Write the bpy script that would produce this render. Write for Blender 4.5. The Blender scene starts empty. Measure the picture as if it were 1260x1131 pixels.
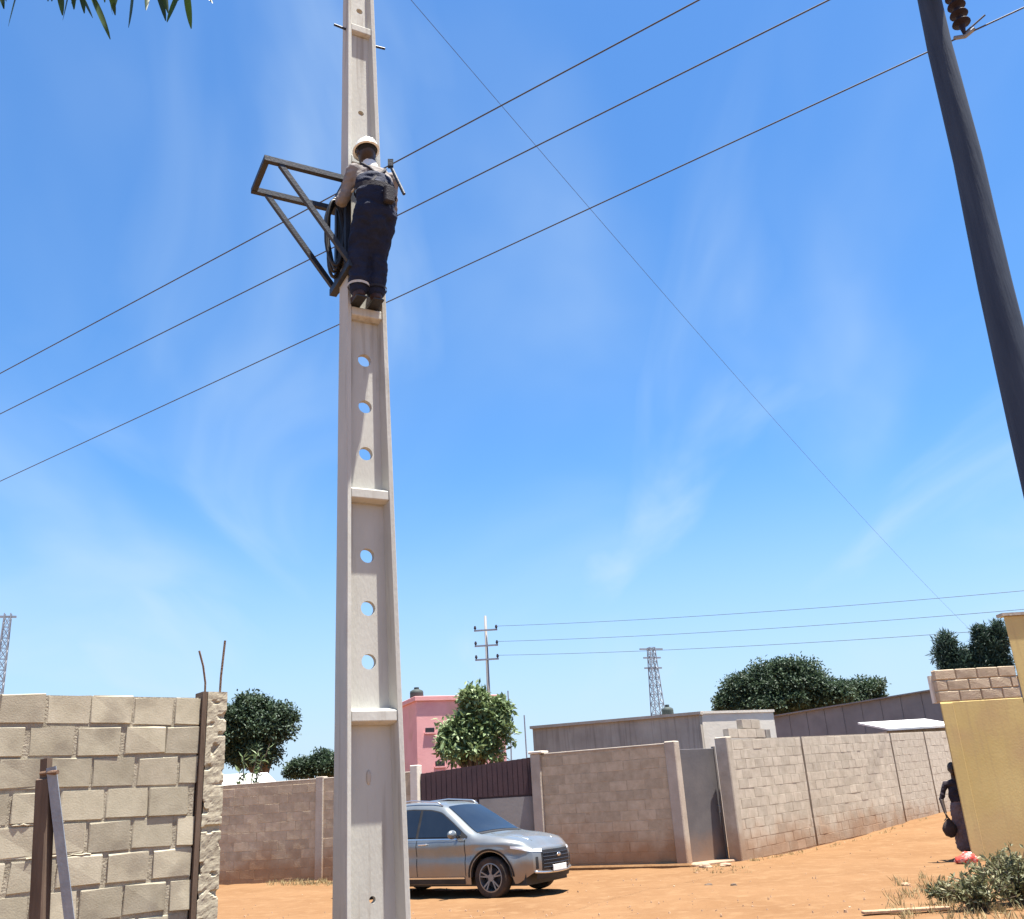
import bpy, bmesh, math, random
from mathutils import Vector, Matrix, noise

random.seed(7)
scene = bpy.context.scene
col = scene.collection
R = math.radians

# ---------------------------------------------------------------- camera
F, CX, CY, CH = 1144.0, 630.0, 565.5, 1.55
PITCH, ROLL = R(20.0), R(-3.52)
cam_m = (Matrix.Rotation(math.pi / 2 + PITCH, 3, 'X') @ Matrix.Rotation(ROLL, 3, 'Z'))
cd = bpy.data.cameras.new('camera')
cd.sensor_fit = 'HORIZONTAL'
cd.sensor_width = 36.0
cd.lens = 36.0 * F / 1260.0
cd.clip_start = 0.05
cd.clip_end = 6000.0
cam = bpy.data.objects.new('camera', cd)
cam.matrix_world = Matrix.Translation((0, 0, CH)) @ cam_m.to_4x4()
col.objects.link(cam)
scene.camera = cam

# ---------------------------------------------------------------- light
SUN_EL = R(79.0)
SUN_H = Vector((0.935, -0.355)).normalized()
sun_dir = Vector((SUN_H.x * math.cos(SUN_EL), SUN_H.y * math.cos(SUN_EL), math.sin(SUN_EL)))
world = bpy.data.worlds.new('World')
scene.world = world
world.use_nodes = True
wn, wl = world.node_tree.nodes, world.node_tree.links
wn.clear()
w_out = wn.new('ShaderNodeOutputWorld')
w_bg = wn.new('ShaderNodeBackground')
w_bg.inputs['Strength'].default_value = 0.067
sky = wn.new('ShaderNodeTexSky')
sky.sky_type = 'NISHITA'
sky.sun_disc = False
sky.sun_elevation = SUN_EL
sky.sun_rotation = math.atan2(SUN_H.x, SUN_H.y)
sky.altitude = 0
sky.air_density = 1.0
sky.dust_density = 0.35
sky.ozone_density = 3.0
# thin cirrus, laid on a high flat layer so that it foreshortens to the horizon
tc = wn.new('ShaderNodeTexCoord')
sep = wn.new('ShaderNodeSeparateXYZ')
wl.new(tc.outputs['Generated'], sep.inputs[0])
zm = wn.new('ShaderNodeMath'); zm.operation = 'MAXIMUM'; zm.inputs[1].default_value = 0.03
wl.new(sep.outputs['Z'], zm.inputs[0])
za = wn.new('ShaderNodeMath'); za.operation = 'ADD'; za.inputs[1].default_value = 0.12
wl.new(zm.outputs[0], za.inputs[0])
du = wn.new('ShaderNodeMath'); du.operation = 'DIVIDE'
dv = wn.new('ShaderNodeMath'); dv.operation = 'DIVIDE'
wl.new(sep.outputs['X'], du.inputs[0]); wl.new(za.outputs[0], du.inputs[1])
wl.new(sep.outputs['Y'], dv.inputs[0]); wl.new(za.outputs[0], dv.inputs[1])
cmb = wn.new('ShaderNodeCombineXYZ')
wl.new(du.outputs[0], cmb.inputs[0]); wl.new(dv.outputs[0], cmb.inputs[1])


def cloud_layer(rot, sx, sy, scale, lo, hi, offs, dist):
    mp = wn.new('ShaderNodeMapping')
    mp.inputs['Rotation'].default_value = (0, 0, rot)
    mp.inputs['Scale'].default_value = (sx, sy, 1)
    mp.inputs['Location'].default_value = offs
    wl.new(cmb.outputs[0], mp.inputs['Vector'])
    nz = wn.new('ShaderNodeTexNoise')
    nz.inputs['Scale'].default_value = scale
    nz.inputs['Detail'].default_value = 5
    nz.inputs['Roughness'].default_value = 0.46
    nz.inputs['Distortion'].default_value = dist
    wl.new(mp.outputs[0], nz.inputs['Vector'])
    mr = wn.new('ShaderNodeMapRange')
    mr.interpolation_type = 'SMOOTHSTEP'
    mr.inputs['From Min'].default_value = lo
    mr.inputs['From Max'].default_value = hi
    wl.new(nz.outputs['Fac'], mr.inputs['Value'])
    return mr.outputs[0]


c1 = cloud_layer(R(4), 1.5, 0.42, 1.25, 0.49, 0.86, (3.3, 1.2, 0), 0.9)
c2 = cloud_layer(R(-14), 0.9, 0.45, 0.9, 0.50, 0.88, (7.1, 4.4, 0), 0.6)
cm = wn.new('ShaderNodeMath'); cm.operation = 'MAXIMUM'
wl.new(c1, cm.inputs[0]); wl.new(c2, cm.inputs[1])
cs = wn.new('ShaderNodeMath'); cs.operation = 'MULTIPLY'; cs.inputs[1].default_value = 0.72
wl.new(cm.outputs[0], cs.inputs[0])
hs = wn.new('ShaderNodeHueSaturation')
hs.inputs['Saturation'].default_value = 1.17
hs.inputs['Value'].default_value = 1.06
wl.new(sky.outputs[0], hs.inputs['Color'])
wmix = wn.new('ShaderNodeMix'); wmix.data_type = 'RGBA'
wl.new(cs.outputs[0], wmix.inputs['Factor'])
wb = wn.new('ShaderNodeMix'); wb.data_type = 'RGBA'; wb.blend_type = 'MULTIPLY'
wb.inputs['Factor'].default_value = 1.0
wb.inputs['B'].default_value = (0.76, 0.94, 1.04, 1)
wl.new(hs.outputs[0], wb.inputs['A'])
# milky band of dusty air all round the horizon
hz = wn.new('ShaderNodeMapRange'); hz.interpolation_type = 'SMOOTHSTEP'
hz.inputs['From Min'].default_value = 0.0; hz.inputs['From Max'].default_value = 0.34
hz.inputs['To Min'].default_value = 0.85; hz.inputs['To Max'].default_value = 0.0
wl.new(sep.outputs['Z'], hz.inputs['Value'])
hmix = wn.new('ShaderNodeMix'); hmix.data_type = 'RGBA'
wl.new(hz.outputs[0], hmix.inputs['Factor'])
wl.new(wb.outputs['Result'], hmix.inputs['A'])
hmix.inputs['B'].default_value = (2.75, 3.45, 4.4, 1)
wl.new(hmix.outputs['Result'], wmix.inputs['A'])
wmix.inputs['B'].default_value = (3.1, 4.0, 4.9, 1)
wl.new(wmix.outputs['Result'], w_bg.inputs['Color'])
wl.new(w_bg.outputs[0], w_out.inputs[0])

sd = bpy.data.lights.new('sun', 'SUN')
sd.energy = 5.0
sd.angle = R(0.53)
sd.color = (1.0, 0.95, 0.87)
sun = bpy.data.objects.new('sun', sd)
sun.rotation_euler = sun_dir.to_track_quat('Z', 'Y').to_euler()
sun.location = (0, 0, 60)
col.objects.link(sun)

scene.view_settings.view_transform = 'Standard'
scene.view_settings.look = 'None'
scene.view_settings.exposure = 1.68
scene.view_settings.gamma = 1.0
scene.view_settings.use_curve_mapping = False

# ---------------------------------------------------------------- pixel helpers (photo pixels, 1260 x 1131)


def ray(px, py):
    return cam_m @ Vector(((px - CX) / F, -(py - CY) / F, -1.0))


def on_ground(px, py, z=0.0):
    d = ray(px, py)
    return Vector((0, 0, CH)) + d * ((z - CH) / d.z)


def at_dist(px, py, dist):
    d = ray(px, py)
    return Vector((0, 0, CH)) + d * (dist / math.hypot(d.x, d.y))


def at_y(px, py, y):
    d = ray(px, py)
    return Vector((0, 0, CH)) + d * (y / d.y)


def sstep(a, b, x):
    t = max(0.0, min(1.0, (x - a) / (b - a)))
    return t * t * (3 - 2 * t)


def ground_z(x, y):
    return 0.38 * sstep(4.5, 13, x) * sstep(20.5, 31, y)


# ---------------------------------------------------------------- object helpers
def tag(o, label=None, cat=None, group=None, kind=None):
    if label: o['label'] = label
    if cat: o['category'] = cat
    if group: o['group'] = group
    if kind: o['kind'] = kind
    return o


def thing(name, label, cat, loc=(0, 0, 0), rotz=0.0, group=None):
    o = bpy.data.objects.new(name, None)
    o.empty_display_size = 0.2
    o.location = loc
    o.rotation_euler = (0, 0, rotz)
    col.objects.link(o)
    return tag(o, label, cat, group)


def link(name, me, parent=None, loc=(0, 0, 0), rot=(0, 0, 0), scale=(1, 1, 1)):
    o = bpy.data.objects.new(name, me)
    o.location = loc
    o.rotation_euler = rot
    o.scale = scale
    if parent is not None:
        o.parent = parent
    col.objects.link(o)
    return o


class MB:
    def __init__(self):
        self.v, self.f, self.m = [], [], []

    def add(self, vs, fs, mi=0):
        n = len(self.v)
        self.v.extend(tuple(v) for v in vs)
        self.f.extend(tuple(i + n for i in f) for f in fs)
        self.m.extend([mi] * len(fs))
        return self

    def box(self, lo, hi, mi=0):
        x0, y0, z0 = lo; x1, y1, z1 = hi
        return self.add([(x0, y0, z0), (x1, y0, z0), (x1, y1, z0), (x0, y1, z0),
                         (x0, y0, z1), (x1, y0, z1), (x1, y1, z1), (x0, y1, z1)],
                        [(3, 2, 1, 0), (4, 5, 6, 7), (0, 1, 5, 4), (1, 2, 6, 5), (2, 3, 7, 6), (3, 0, 4, 7)], mi)

    def bar(self, a, b, w, h=None, up=(0, 0, 1), mi=0):
        a, b = Vector(a), Vector(b)
        h = w if h is None else h
        d = (b - a).normalized()
        u = Vector(up)
        if abs(d.dot(u)) > 0.98: u = Vector((0, 1, 0))
        s = d.cross(u).normalized(); u = s.cross(d)
        vs = []
        for p in (a, b):
            for (i, j) in ((-1, -1), (1, -1), (1, 1), (-1, 1)):
                vs.append(p + s * (i * w / 2) + u * (j * h / 2))
        return self.add(vs, [(3, 2, 1, 0), (4, 5, 6, 7), (0, 1, 5, 4), (1, 2, 6, 5), (2, 3, 7, 6), (3, 0, 4, 7)], mi)

    def tube(self, pts, rad, n=8, mi=0, caps=True):
        pts = [Vector(p) for p in pts]
        k = len(pts)
        if not hasattr(rad, '__len__'): rad = [rad] * k
        base = []
        prev = None
        for i, p in enumerate(pts):
            if i == 0: d = pts[1] - p
            elif i == k - 1: d = p - pts[i - 1]
            else: d = (pts[i + 1] - pts[i - 1])
            d = d.normalized() if d.length > 1e-9 else Vector((0, 0, 1))
            if prev is None:
                a = Vector((0, 0, 1)) if abs(d.z) < 0.9 else Vector((1, 0, 0))
                s = d.cross(a).normalized()
            else:
                s = (prev - d * prev.dot(d)).normalized()
            prev = s
            u = d.cross(s)
            for j in range(n):
                t = 2 * math.pi * j / n
                base.append(p + (s * math.cos(t) + u * math.sin(t)) * rad[i])
        fs = []
        for i in range(k - 1):
            for j in range(n):
                fs.append((i * n + j, i * n + (j + 1) % n, (i + 1) * n + (j + 1) % n, (i + 1) * n + j))
        if caps:
            fs.append(tuple(range(n))[::-1])
            fs.append(tuple((k - 1) * n + j for j in range(n)))
        return self.add(base, fs, mi)

    def sphere(self, c, r, nu=12, nv=8, mi=0, rot=None):
        if not hasattr(r, '__len__'): r = (r, r, r)
        vs = []
        for i in range(nv + 1):
            ph = math.pi * i / nv
            for j in range(nu):
                th = 2 * math.pi * j / nu
                q = Vector((r[0] * math.sin(ph) * math.cos(th), r[1] * math.sin(ph) * math.sin(th), r[2] * math.cos(ph)))
                if rot is not None: q = rot @ q
                vs.append(Vector(c) + q)
        fs = []
        for i in range(nv):
            for j in range(nu):
                a, b = i * nu + j, i * nu + (j + 1) % nu
                c2, d = (i + 1) * nu + (j + 1) % nu, (i + 1) * nu + j
                if i == 0: fs.append((a, c2, d))
                elif i == nv - 1: fs.append((a, b, d))
                else: fs.append((a, b, c2, d))
        return self.add(vs, fs, mi)

    def grid(self, rows, mi=0, flip=False):
        nc = len(rows[0])
        vs = [p for r_ in rows for p in r_]
        fs = []
        for i in range(len(rows) - 1):
            for j in range(nc - 1):
                q = (i * nc + j, i * nc + j + 1, (i + 1) * nc + j + 1, (i + 1) * nc + j)
                fs.append(q[::-1] if flip else q)
        return self.add(vs, fs, mi)

    def mesh(self, name, mats, smooth=False):
        me = bpy.data.meshes.new(name)
        me.from_pydata([tuple(v) for v in self.v], [], self.f)
        if not isinstance(mats, (list, tuple)): mats = [mats]
        for m in mats: me.materials.append(m)
        me.polygons.foreach_set('material_index', self.m)
        if smooth: me.polygons.foreach_set('use_smooth', [True] * len(self.f))
        me.update()
        return me

    def build(self, name, mats, parent=None, smooth=False, loc=(0, 0, 0), rot=(0, 0, 0), bevel=0.0, recalc=True):
        me = self.mesh(name, mats, smooth)
        if recalc or bevel:
            bm = bmesh.new(); bm.from_mesh(me)
            if bevel:
                bmesh.ops.remove_doubles(bm, verts=bm.verts, dist=1e-5)
                es = [e for e in bm.edges if len(e.link_faces) == 2 and e.calc_face_angle() > 0.6]
                bmesh.ops.bevel(bm, geom=es, offset=bevel, segments=1, affect='EDGES', clamp_overlap=True)
            if recalc: bmesh.ops.recalc_face_normals(bm, faces=bm.faces)
            bm.to_mesh(me); bm.free()
        return link(name, me, parent, loc, rot)


# ---------------------------------------------------------------- materials
def pmat(name, c1, c2, scale=3.0, rough=0.9, bump=0.2, bscale=25.0, rnd=0.0, metal=0.0, spec=0.3,
         stain=None, zst=None, coat=0.0, detail=6.0, contrast=(0.32, 0.68), bdist=0.02, stretch=None, objc=False, streak=None):
    m = bpy.data.materials.new(name)
    m.use_nodes = True
    n, l = m.node_tree.nodes, m.node_tree.links
    b = n['Principled BSDF']
    b.inputs['Roughness'].default_value = rough
    b.inputs['Metallic'].default_value = metal
    b.inputs['Specular IOR Level'].default_value = spec
    if coat:
        b.inputs['Coat Weight'].default_value = coat
        b.inputs['Coat Roughness'].default_value = 0.06
    if objc:
        t_ = n.new('ShaderNodeTexCoord'); pos = t_.outputs['Object']
    else:
        g = n.new('ShaderNodeNewGeometry'); pos = g.outputs['Position']
    vec = pos
    if stretch:
        mp = n.new('ShaderNodeMapping'); mp.inputs['Scale'].default_value = stretch
        l.new(pos, mp.inputs['Vector']); vec = mp.outputs[0]
    nz = n.new('ShaderNodeTexNoise')
    nz.inputs['Scale'].default_value = scale
    nz.inputs['Detail'].default_value = detail
    nz.inputs['Roughness'].default_value = 0.62
    l.new(vec, nz.inputs['Vector'])
    cr = n.new('ShaderNodeValToRGB')
    cr.color_ramp.elements[0].position = contrast[0]
    cr.color_ramp.elements[1].position = contrast[1]
    cr.color_ramp.elements[0].color = (*c1, 1)
    cr.color_ramp.elements[1].color = (*c2, 1)
    l.new(nz.outputs['Fac'], cr.inputs[0])
    out = cr.outputs[0]
    if stain:   # dust or soot blotches with their own outline
        sc, scale2, lo, hi = stain
        n2 = n.new('ShaderNodeTexNoise'); n2.inputs['Scale'].default_value = scale2
        n2.inputs['Detail'].default_value = 5
        l.new(pos, n2.inputs['Vector'])
        mr = n.new('ShaderNodeMapRange'); mr.inputs['From Min'].default_value = lo; mr.inputs['From Max'].default_value = hi
        l.new(n2.outputs['Fac'], mr.inputs['Value'])
        mx = n.new('ShaderNodeMix'); mx.data_type = 'RGBA'
        l.new(mr.outputs[0], mx.inputs['Factor']); l.new(out, mx.inputs['A'])
        mx.inputs['B'].default_value = (*sc, 1)
        out = mx.outputs['Result']
    if streak:  # rain runs and rust tears, long and narrow
        sc, lo, hi, amt = streak
        mp2 = n.new('ShaderNodeMapping'); mp2.inputs['Scale'].default_value = (9, 9, 0.55)
        l.new(pos, mp2.inputs['Vector'])
        n2 = n.new('ShaderNodeTexNoise'); n2.inputs['Scale'].default_value = 1.6; n2.inputs['Detail'].default_value = 4
        l.new(mp2.outputs[0], n2.inputs['Vector'])
        mr = n.new('ShaderNodeMapRange'); mr.inputs['From Min'].default_value = lo; mr.inputs['From Max'].default_value = hi
        mr.inputs['To Max'].default_value = amt
        l.new(n2.outputs['Fac'], mr.inputs['Value'])
        mx = n.new('ShaderNodeMix'); mx.data_type = 'RGBA'
        l.new(mr.outputs[0], mx.inputs['Factor']); l.new(out, mx.inputs['A'])
        mx.inputs['B'].default_value = (*sc, 1)
        out = mx.outputs['Result']
    if zst:     # red soil splashed up the foot of a wall by rain
        sc, z0, z1, amt = zst
        sp = n.new('ShaderNodeSeparateXYZ'); l.new(pos, sp.inputs[0])
        n3 = n.new('ShaderNodeTexNoise'); n3.inputs['Scale'].default_value = 1.6; n3.inputs['Detail'].default_value = 6
        l.new(pos, n3.inputs['Vector'])
        ma = n.new('ShaderNodeMath'); ma.operation = 'MULTIPLY_ADD'
        ma.inputs[1].default_value = -1.3; l.new(n3.outputs['Fac'], ma.inputs[0]); l.new(sp.outputs['Z'], ma.inputs[2])
        mr = n.new('ShaderNodeMapRange'); mr.interpolation_type = 'SMOOTHSTEP'
        mr.inputs['From Min'].default_value = z0 - 0.65; mr.inputs['From Max'].default_value = z1 - 0.65
        mr.inputs['To Min'].default_value = amt; mr.inputs['To Max'].default_value = 0
        l.new(ma.outputs[0], mr.inputs['Value'])
        mx = n.new('ShaderNodeMix'); mx.data_type = 'RGBA'
        l.new(mr.outputs[0], mx.inputs['Factor']); l.new(out, mx.inputs['A'])
        mx.inputs['B'].default_value = (*sc, 1)
        out = mx.outputs['Result']
    if rnd:
        oi = n.new('ShaderNodeObjectInfo')
        mr = n.new('ShaderNodeMapRange')
        mr.inputs['To Min'].default_value = 1 - rnd; mr.inputs['To Max'].default_value = 1 + rnd
        l.new(oi.outputs['Random'], mr.inputs['Value'])
        hv = n.new('ShaderNodeHueSaturation')
        l.new(mr.outputs[0], hv.inputs['Value']); l.new(out, hv.inputs['Color'])
        out = hv.outputs[0]
    l.new(out, b.inputs['Base Color'])
    if bump:
        nb = n.new('ShaderNodeTexNoise'); nb.inputs['Scale'].default_value = bscale; nb.inputs['Detail'].default_value = 5
        l.new(vec, nb.inputs['Vector'])
        bp = n.new('ShaderNodeBump'); bp.inputs['Strength'].default_value = bump; bp.inputs['Distance'].default_value = bdist
        l.new(nb.outputs['Fac'], bp.inputs['Height'])
        l.new(bp.outputs[0], b.inputs['Normal'])
    return m


SOIL = (0.29, 0.145, 0.065)
M = {}
M['sand'] = pmat('sand', (0.158, 0.084, 0.038), (0.196, 0.110, 0.053), 0.55, 0.95, 0.55, 9.0, spec=0.1,
                 stain=((0.21, 0.124, 0.062), 3.5, 0.5, 0.75), detail=9, bdist=0.05)
M['concrete'] = pmat('pole_concrete', (0.415, 0.41, 0.365), (0.49, 0.485, 0.44), 2.5, 0.85, 0.10, 60,
                     stain=((0.30, 0.285, 0.245), 1.7, 0.58, 0.85), stretch=(1, 1, 0.35),
                     streak=((0.25, 0.215, 0.17), 0.57, 0.72, 0.6), zst=((0.33, 0.24, 0.16), -0.1, 0.9, 0.5))
M['block_tan'] = pmat('tan_block', (0.325, 0.29, 0.212), (0.435, 0.395, 0.30), 5.0, 0.95, 0.09, 90, rnd=0.15, spec=0.1,
                      stain=((0.21, 0.18, 0.14), 3.5, 0.54, 0.80))
M['mortar_tan'] = pmat('tan_mortar', (0.24, 0.212, 0.158), (0.39, 0.35, 0.27), 9, 0.95, 0.35, 70, spec=0.1)
M['block_brown'] = pmat('brown_block', (0.40, 0.315, 0.215), (0.52, 0.42, 0.30), 6.0, 0.95, 0.4, 45, rnd=0.10, spec=0.1,
                        zst=(SOIL, 0.15, 0.95, 0.75))
M['mortar_brown'] = pmat('brown_mortar', (0.365, 0.285, 0.195), (0.49, 0.395, 0.285), 10, 0.95, 0.5, 45, spec=0.1,
                         zst=(SOIL, 0.15, 0.95, 0.75))
M['block_grey'] = pmat('pale_block', (0.40, 0.355, 0.285), (0.51, 0.46, 0.38), 5.0, 0.95, 0.4, 45, rnd=0.10, spec=0.1,
                       zst=(SOIL, 0.1, 0.9, 0.6))
M['mortar_grey'] = pmat('pale_mortar', (0.36, 0.32, 0.255), (0.47, 0.42, 0.345), 8, 0.95, 0.5, 45, spec=0.1,
                        zst=(SOIL, 0.2, 1.1, 0.7))
M['render_grey'] = pmat('grey_render', (0.36, 0.305, 0.245), (0.46, 0.40, 0.33), 2.5, 0.92, 0.3, 30, spec=0.15,
                        zst=(SOIL, 0.1, 0.8, 0.6))
M['cement'] = pmat('dark_cement', (0.37, 0.325, 0.265), (0.46, 0.41, 0.34), 1.2, 0.92, 0.2, 20, spec=0.15, streak=((0.20, 0.17, 0.14), 0.5, 0.72, 0.6),
                   stain=((0.29, 0.25, 0.205), 0.8, 0.5, 0.75))
M['cream'] = pmat('cream_plaster', (0.62, 0.56, 0.46), (0.74, 0.68, 0.58), 1.5, 0.9, 0.15, 20, spec=0.2)
M['yellow'] = pmat('mustard_plaster', (0.50, 0.375, 0.15), (0.57, 0.44, 0.19), 0.9, 0.88, 0.08, 25, spec=0.2, streak=((0.42, 0.31, 0.15), 0.52, 0.75, 0.6),
                   stain=((0.46, 0.32, 0.16), 1.2, 0.50, 0.75), zst=((0.42, 0.28, 0.14), 0.0, 1.2, 0.5))
M['pink'] = pmat('pink_plaster', (0.66, 0.31, 0.30), (0.74, 0.38, 0.36), 1.2, 0.9, 0.15, 20, spec=0.2,
                 stain=((0.55, 0.30, 0.22), 1.0, 0.55, 0.8))
M['maroon'] = pmat('maroon_sheet', (0.040, 0.020, 0.024), (0.060, 0.030, 0.033), 3, 0.55, 0.1, 30, spec=0.4)
M['door_grey'] = pmat('grey_metal_door', (0.10, 0.095, 0.10), (0.135, 0.127, 0.127), 2, 0.55, 0.1, 25, spec=0.4,
                      zst=((0.30, 0.17, 0.09), 0.0, 0.7, 0.5))
M['sheet_grey'] = pmat('grey_sheet', (0.17, 0.16, 0.155), (0.23, 0.215, 0.205), 1.2, 0.6, 0.1, 15, spec=0.3)
M['white_roof'] = pmat('white_roof_sheet', (0.62, 0.60, 0.56), (0.74, 0.72, 0.68), 1.0, 0.5, 0.1, 20, spec=0.4)
M['wire'] = pmat('wire', (0.045, 0.05, 0.06), (0.06, 0.065, 0.075), 5, 0.5, 0.0, spec=0.4)
M['steel_dark'] = pmat('dark_steel', (0.010, 0.014, 0.023), (0.020, 0.025, 0.036), 12, 0.55, 0.1, 60, spec=0.4)
M['steel_grey'] = pmat('galvanised_steel', (0.20, 0.225, 0.26), (0.30, 0.325, 0.36), 10, 0.55, 0.1, 60, metal=0.35, spec=0.5)
M['rust'] = pmat('rusty_steel', (0.10, 0.06, 0.04), (0.18, 0.11, 0.07), 20, 0.8, 0.3, 80)
M['wood_dark'] = pmat('dark_wood', (0.085, 0.058, 0.04), (0.15, 0.105, 0.075), 14, 0.85, 0.4, 40, stretch=(1, 1, 0.12))
M['creosote'] = pmat('creosoted_wood', (0.024, 0.036, 0.060), (0.046, 0.062, 0.090), 9, 0.8, 0.4, 30, stretch=(1, 1, 0.08))
M['bark'] = pmat('bark', (0.09, 0.065, 0.045), (0.17, 0.13, 0.095), 10, 0.95, 0.6, 25, stretch=(1, 1, 0.3))
M['rope'] = pmat('rope', (0.45, 0.43, 0.38), (0.6, 0.57, 0.5), 30, 0.9, 0.3, 90)
M['black'] = pmat('black_plastic', (0.012, 0.012, 0.013), (0.022, 0.022, 0.024), 8, 0.5, 0.0, spec=0.4)
M['insulator'] = pmat('glazed_insulator', (0.016, 0.011, 0.018), (0.026, 0.018, 0.026), 8, 0.65, 0.0, spec=0.25)


def leafmat(name, c1, c2, c3, rough=0.55, trans=0.25):
    m = bpy.data.materials.new(name)
    m.use_nodes = True
    n, l = m.node_tree.nodes, m.node_tree.links
    b = n['Principled BSDF']
    b.inputs['Roughness'].default_value = rough
    b.inputs['Specular IOR Level'].default_value = 0.35
    g = n.new('ShaderNodeNewGeometry')
    nz = n.new('ShaderNodeTexNoise'); nz.inputs['Scale'].default_value = 1.9; nz.inputs['Detail'].default_value = 6
    l.new(g.outputs['Position'], nz.inputs['Vector'])
    ad = n.new('ShaderNodeMath'); ad.operation = 'MULTIPLY_ADD'; ad.inputs[1].default_value = 0.45
    l.new(g.outputs['Random Per Island'], ad.inputs[0])
    sb = n.new('ShaderNodeMath'); sb.operation = 'SUBTRACT'; sb.inputs[1].default_value = 0.22
    l.new(nz.outputs['Fac'], sb.inputs[0]); l.new(sb.outputs[0], ad.inputs[2])
    cr = n.new('ShaderNodeValToRGB')
    cr.color_ramp.elements[0].position = 0.25; cr.color_ramp.elements[0].color = (*c1, 1)
    cr.color_ramp.elements[1].position = 0.78; cr.color_ramp.elements[1].color = (*c3, 1)
    e = cr.color_ramp.elements.new(0.5); e.color = (*c2, 1)
    l.new(ad.outputs[0], cr.inputs[0]); l.new(cr.outputs[0], b.inputs['Base Color'])
    tr = n.new('ShaderNodeBsdfTranslucent')
    l.new(cr.outputs[0], tr.inputs['Color'])
    mx = n.new('ShaderNodeMixShader'); mx.inputs[0].default_value = trans
    o = n['Material Output']
    l.new(b.outputs[0], mx.inputs[1]); l.new(tr.outputs[0], mx.inputs[2]); l.new(mx.outputs[0], o.inputs[0])
    return m


M['leaf_dark'] = leafmat('dark_leaf', (0.028, 0.048, 0.028), (0.044, 0.074, 0.042), (0.075, 0.115, 0.06))
M['leaf_bright'] = leafmat('bright_leaf', (0.08, 0.12, 0.045), (0.17, 0.235, 0.10), (0.30, 0.37, 0.20))
M['leaf_dry'] = leafmat('dry_leaf', (0.075, 0.08, 0.035), (0.15, 0.15, 0.07), (0.32, 0.29, 0.17))
M['leaf_fine'] = leafmat('bluish_leaf', (0.02, 0.04, 0.03), (0.035, 0.062, 0.045), (0.06, 0.095, 0.065))
M['leaf_mango'] = leafmat('mango_leaf', (0.02, 0.045, 0.015), (0.035, 0.075, 0.02), (0.08, 0.14, 0.03), 0.4, 0.35)

# ---------------------------------------------------------------- ground
def axis_coords(lo, hi, step, far, grow=1.35):
    xs = []
    x = lo
    while x <= hi + 1e-6:
        xs.append(x); x += step
    s = step; x = xs[-1]
    while x < far:
        s *= grow; x += s; xs.append(x)
    s = step; x = xs[0]; pre = []
    while x > -far:
        s *= grow; x -= s; pre.append(x)
    return pre[::-1] + xs


gx = axis_coords(-12, 20, 0.22, 2500)
gy = axis_coords(6, 36, 0.22, 2500)
rows = []
for y in gy:
    row = []
    for x in gx:
        z = ground_z(x, y)
        if -40 < x < 40 and -5 < y < 60:
            v = Vector((x, y, 0))
            z += 0.030 * noise.noise(v * 0.45) + 0.024 * noise.noise(v * 1.7 + Vector((3, 1, 0))) + 0.012 * noise.noise(v * 3.6)
            # shallow wheel ruts along the lane
            d = (x * 0.22 + y - 14.3)
            for rr in (-0.8, 0.75):
                z -= 0.045 * math.exp(-((d - rr) / 0.2) ** 2) * (0.6 + 0.8 * noise.noise(v * 0.3))
        row.append((x, y, z))
    rows.append(row)
gmb = MB().grid(rows)
ground = gmb.build('ground', M['sand'], smooth=True, recalc=False)
tag(ground, 'orange sandy ground of the lane and yards', None, kind='structure')


# ---------------------------------------------------------------- block walls
def make_block_variants(name, mat, L, T, H, n=6, rough=0.006, bev=0.010):
    out = []
    for k in range(n):
        bm = bmesh.new()
        bmesh.ops.create_cube(bm, size=1.0)
        bmesh.ops.scale(bm, vec=(L, T, H), verts=bm.verts)
        bmesh.ops.bevel(bm, geom=list(bm.edges), offset=bev, segments=1, affect='EDGES')
        for v in bm.verts:
            v.co += Vector((random.uniform(-1, 1), random.uniform(-1, 1) * 0.7, random.uniform(-1, 1))) * rough
        me = bpy.data.meshes.new(name)
        bm.to_mesh(me); bm.free()
        me.materials.append(mat)
        out.append(me)
    return out


def lay_blocks(root, variants, x0, x1, z0, courses, L, T, H, gap, base_slope=0.0, xoff=0.0, stuff_mat=None, tilt=0.004,
               top_missing=0):
    """blocks between local x0..x1, first course at z0; each its own child, or one stuff part"""
    pitch = L + gap
    joined = MB() if stuff_mat else None
    for c in range(courses):
        zc = z0 + H / 2 + c * (H + gap)
        x = x0 - (0.5 * pitch if c % 2 else 0.0) - xoff - random.uniform(0, 0.06)
        while x < x1 - 0.02:
            a, b = max(x, x0), min(x + L, x1)
            ln = b - a
            if ln > 0.05:
                xc = (a + b) / 2
                zz = zc + base_slope * (xc - x0) + random.uniform(-1, 1) * tilt
                if joined is None:
                    link('block', random.choice(variants), root, (xc, random.uniform(-1, 1) * (0.003 if gap > .015 else 0.0025), zz),
                         (random.uniform(-1, 1) * gap * .5, random.uniform(-1, 1) * gap * .6 - base_slope, random.uniform(-1, 1) * gap * .5),
                         (ln / L, 1, 1))
                else:
                    d = random.uniform(-1, 1) * 0.0025
                    joined.box((a + .003, -T / 2 + d, zz - H / 2), (b - .003, T / 2 + d, zz + H / 2))
            x += pitch + random.uniform(-0.012, 0.02)
    if joined is not None:
        o = joined.build('far_blocks', stuff_mat, root, bevel=0.003)
        o['kind'] = 'stuff'


def wall_root(name, label, a, b, group=None):
    a, b = Vector(a), Vector(b)
    d = b - a
    return thing(name, label, 'wall', (a.x, a.y, 0), math.atan2(d.y, d.x), group), math.hypot(d.x, d.y)


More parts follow.
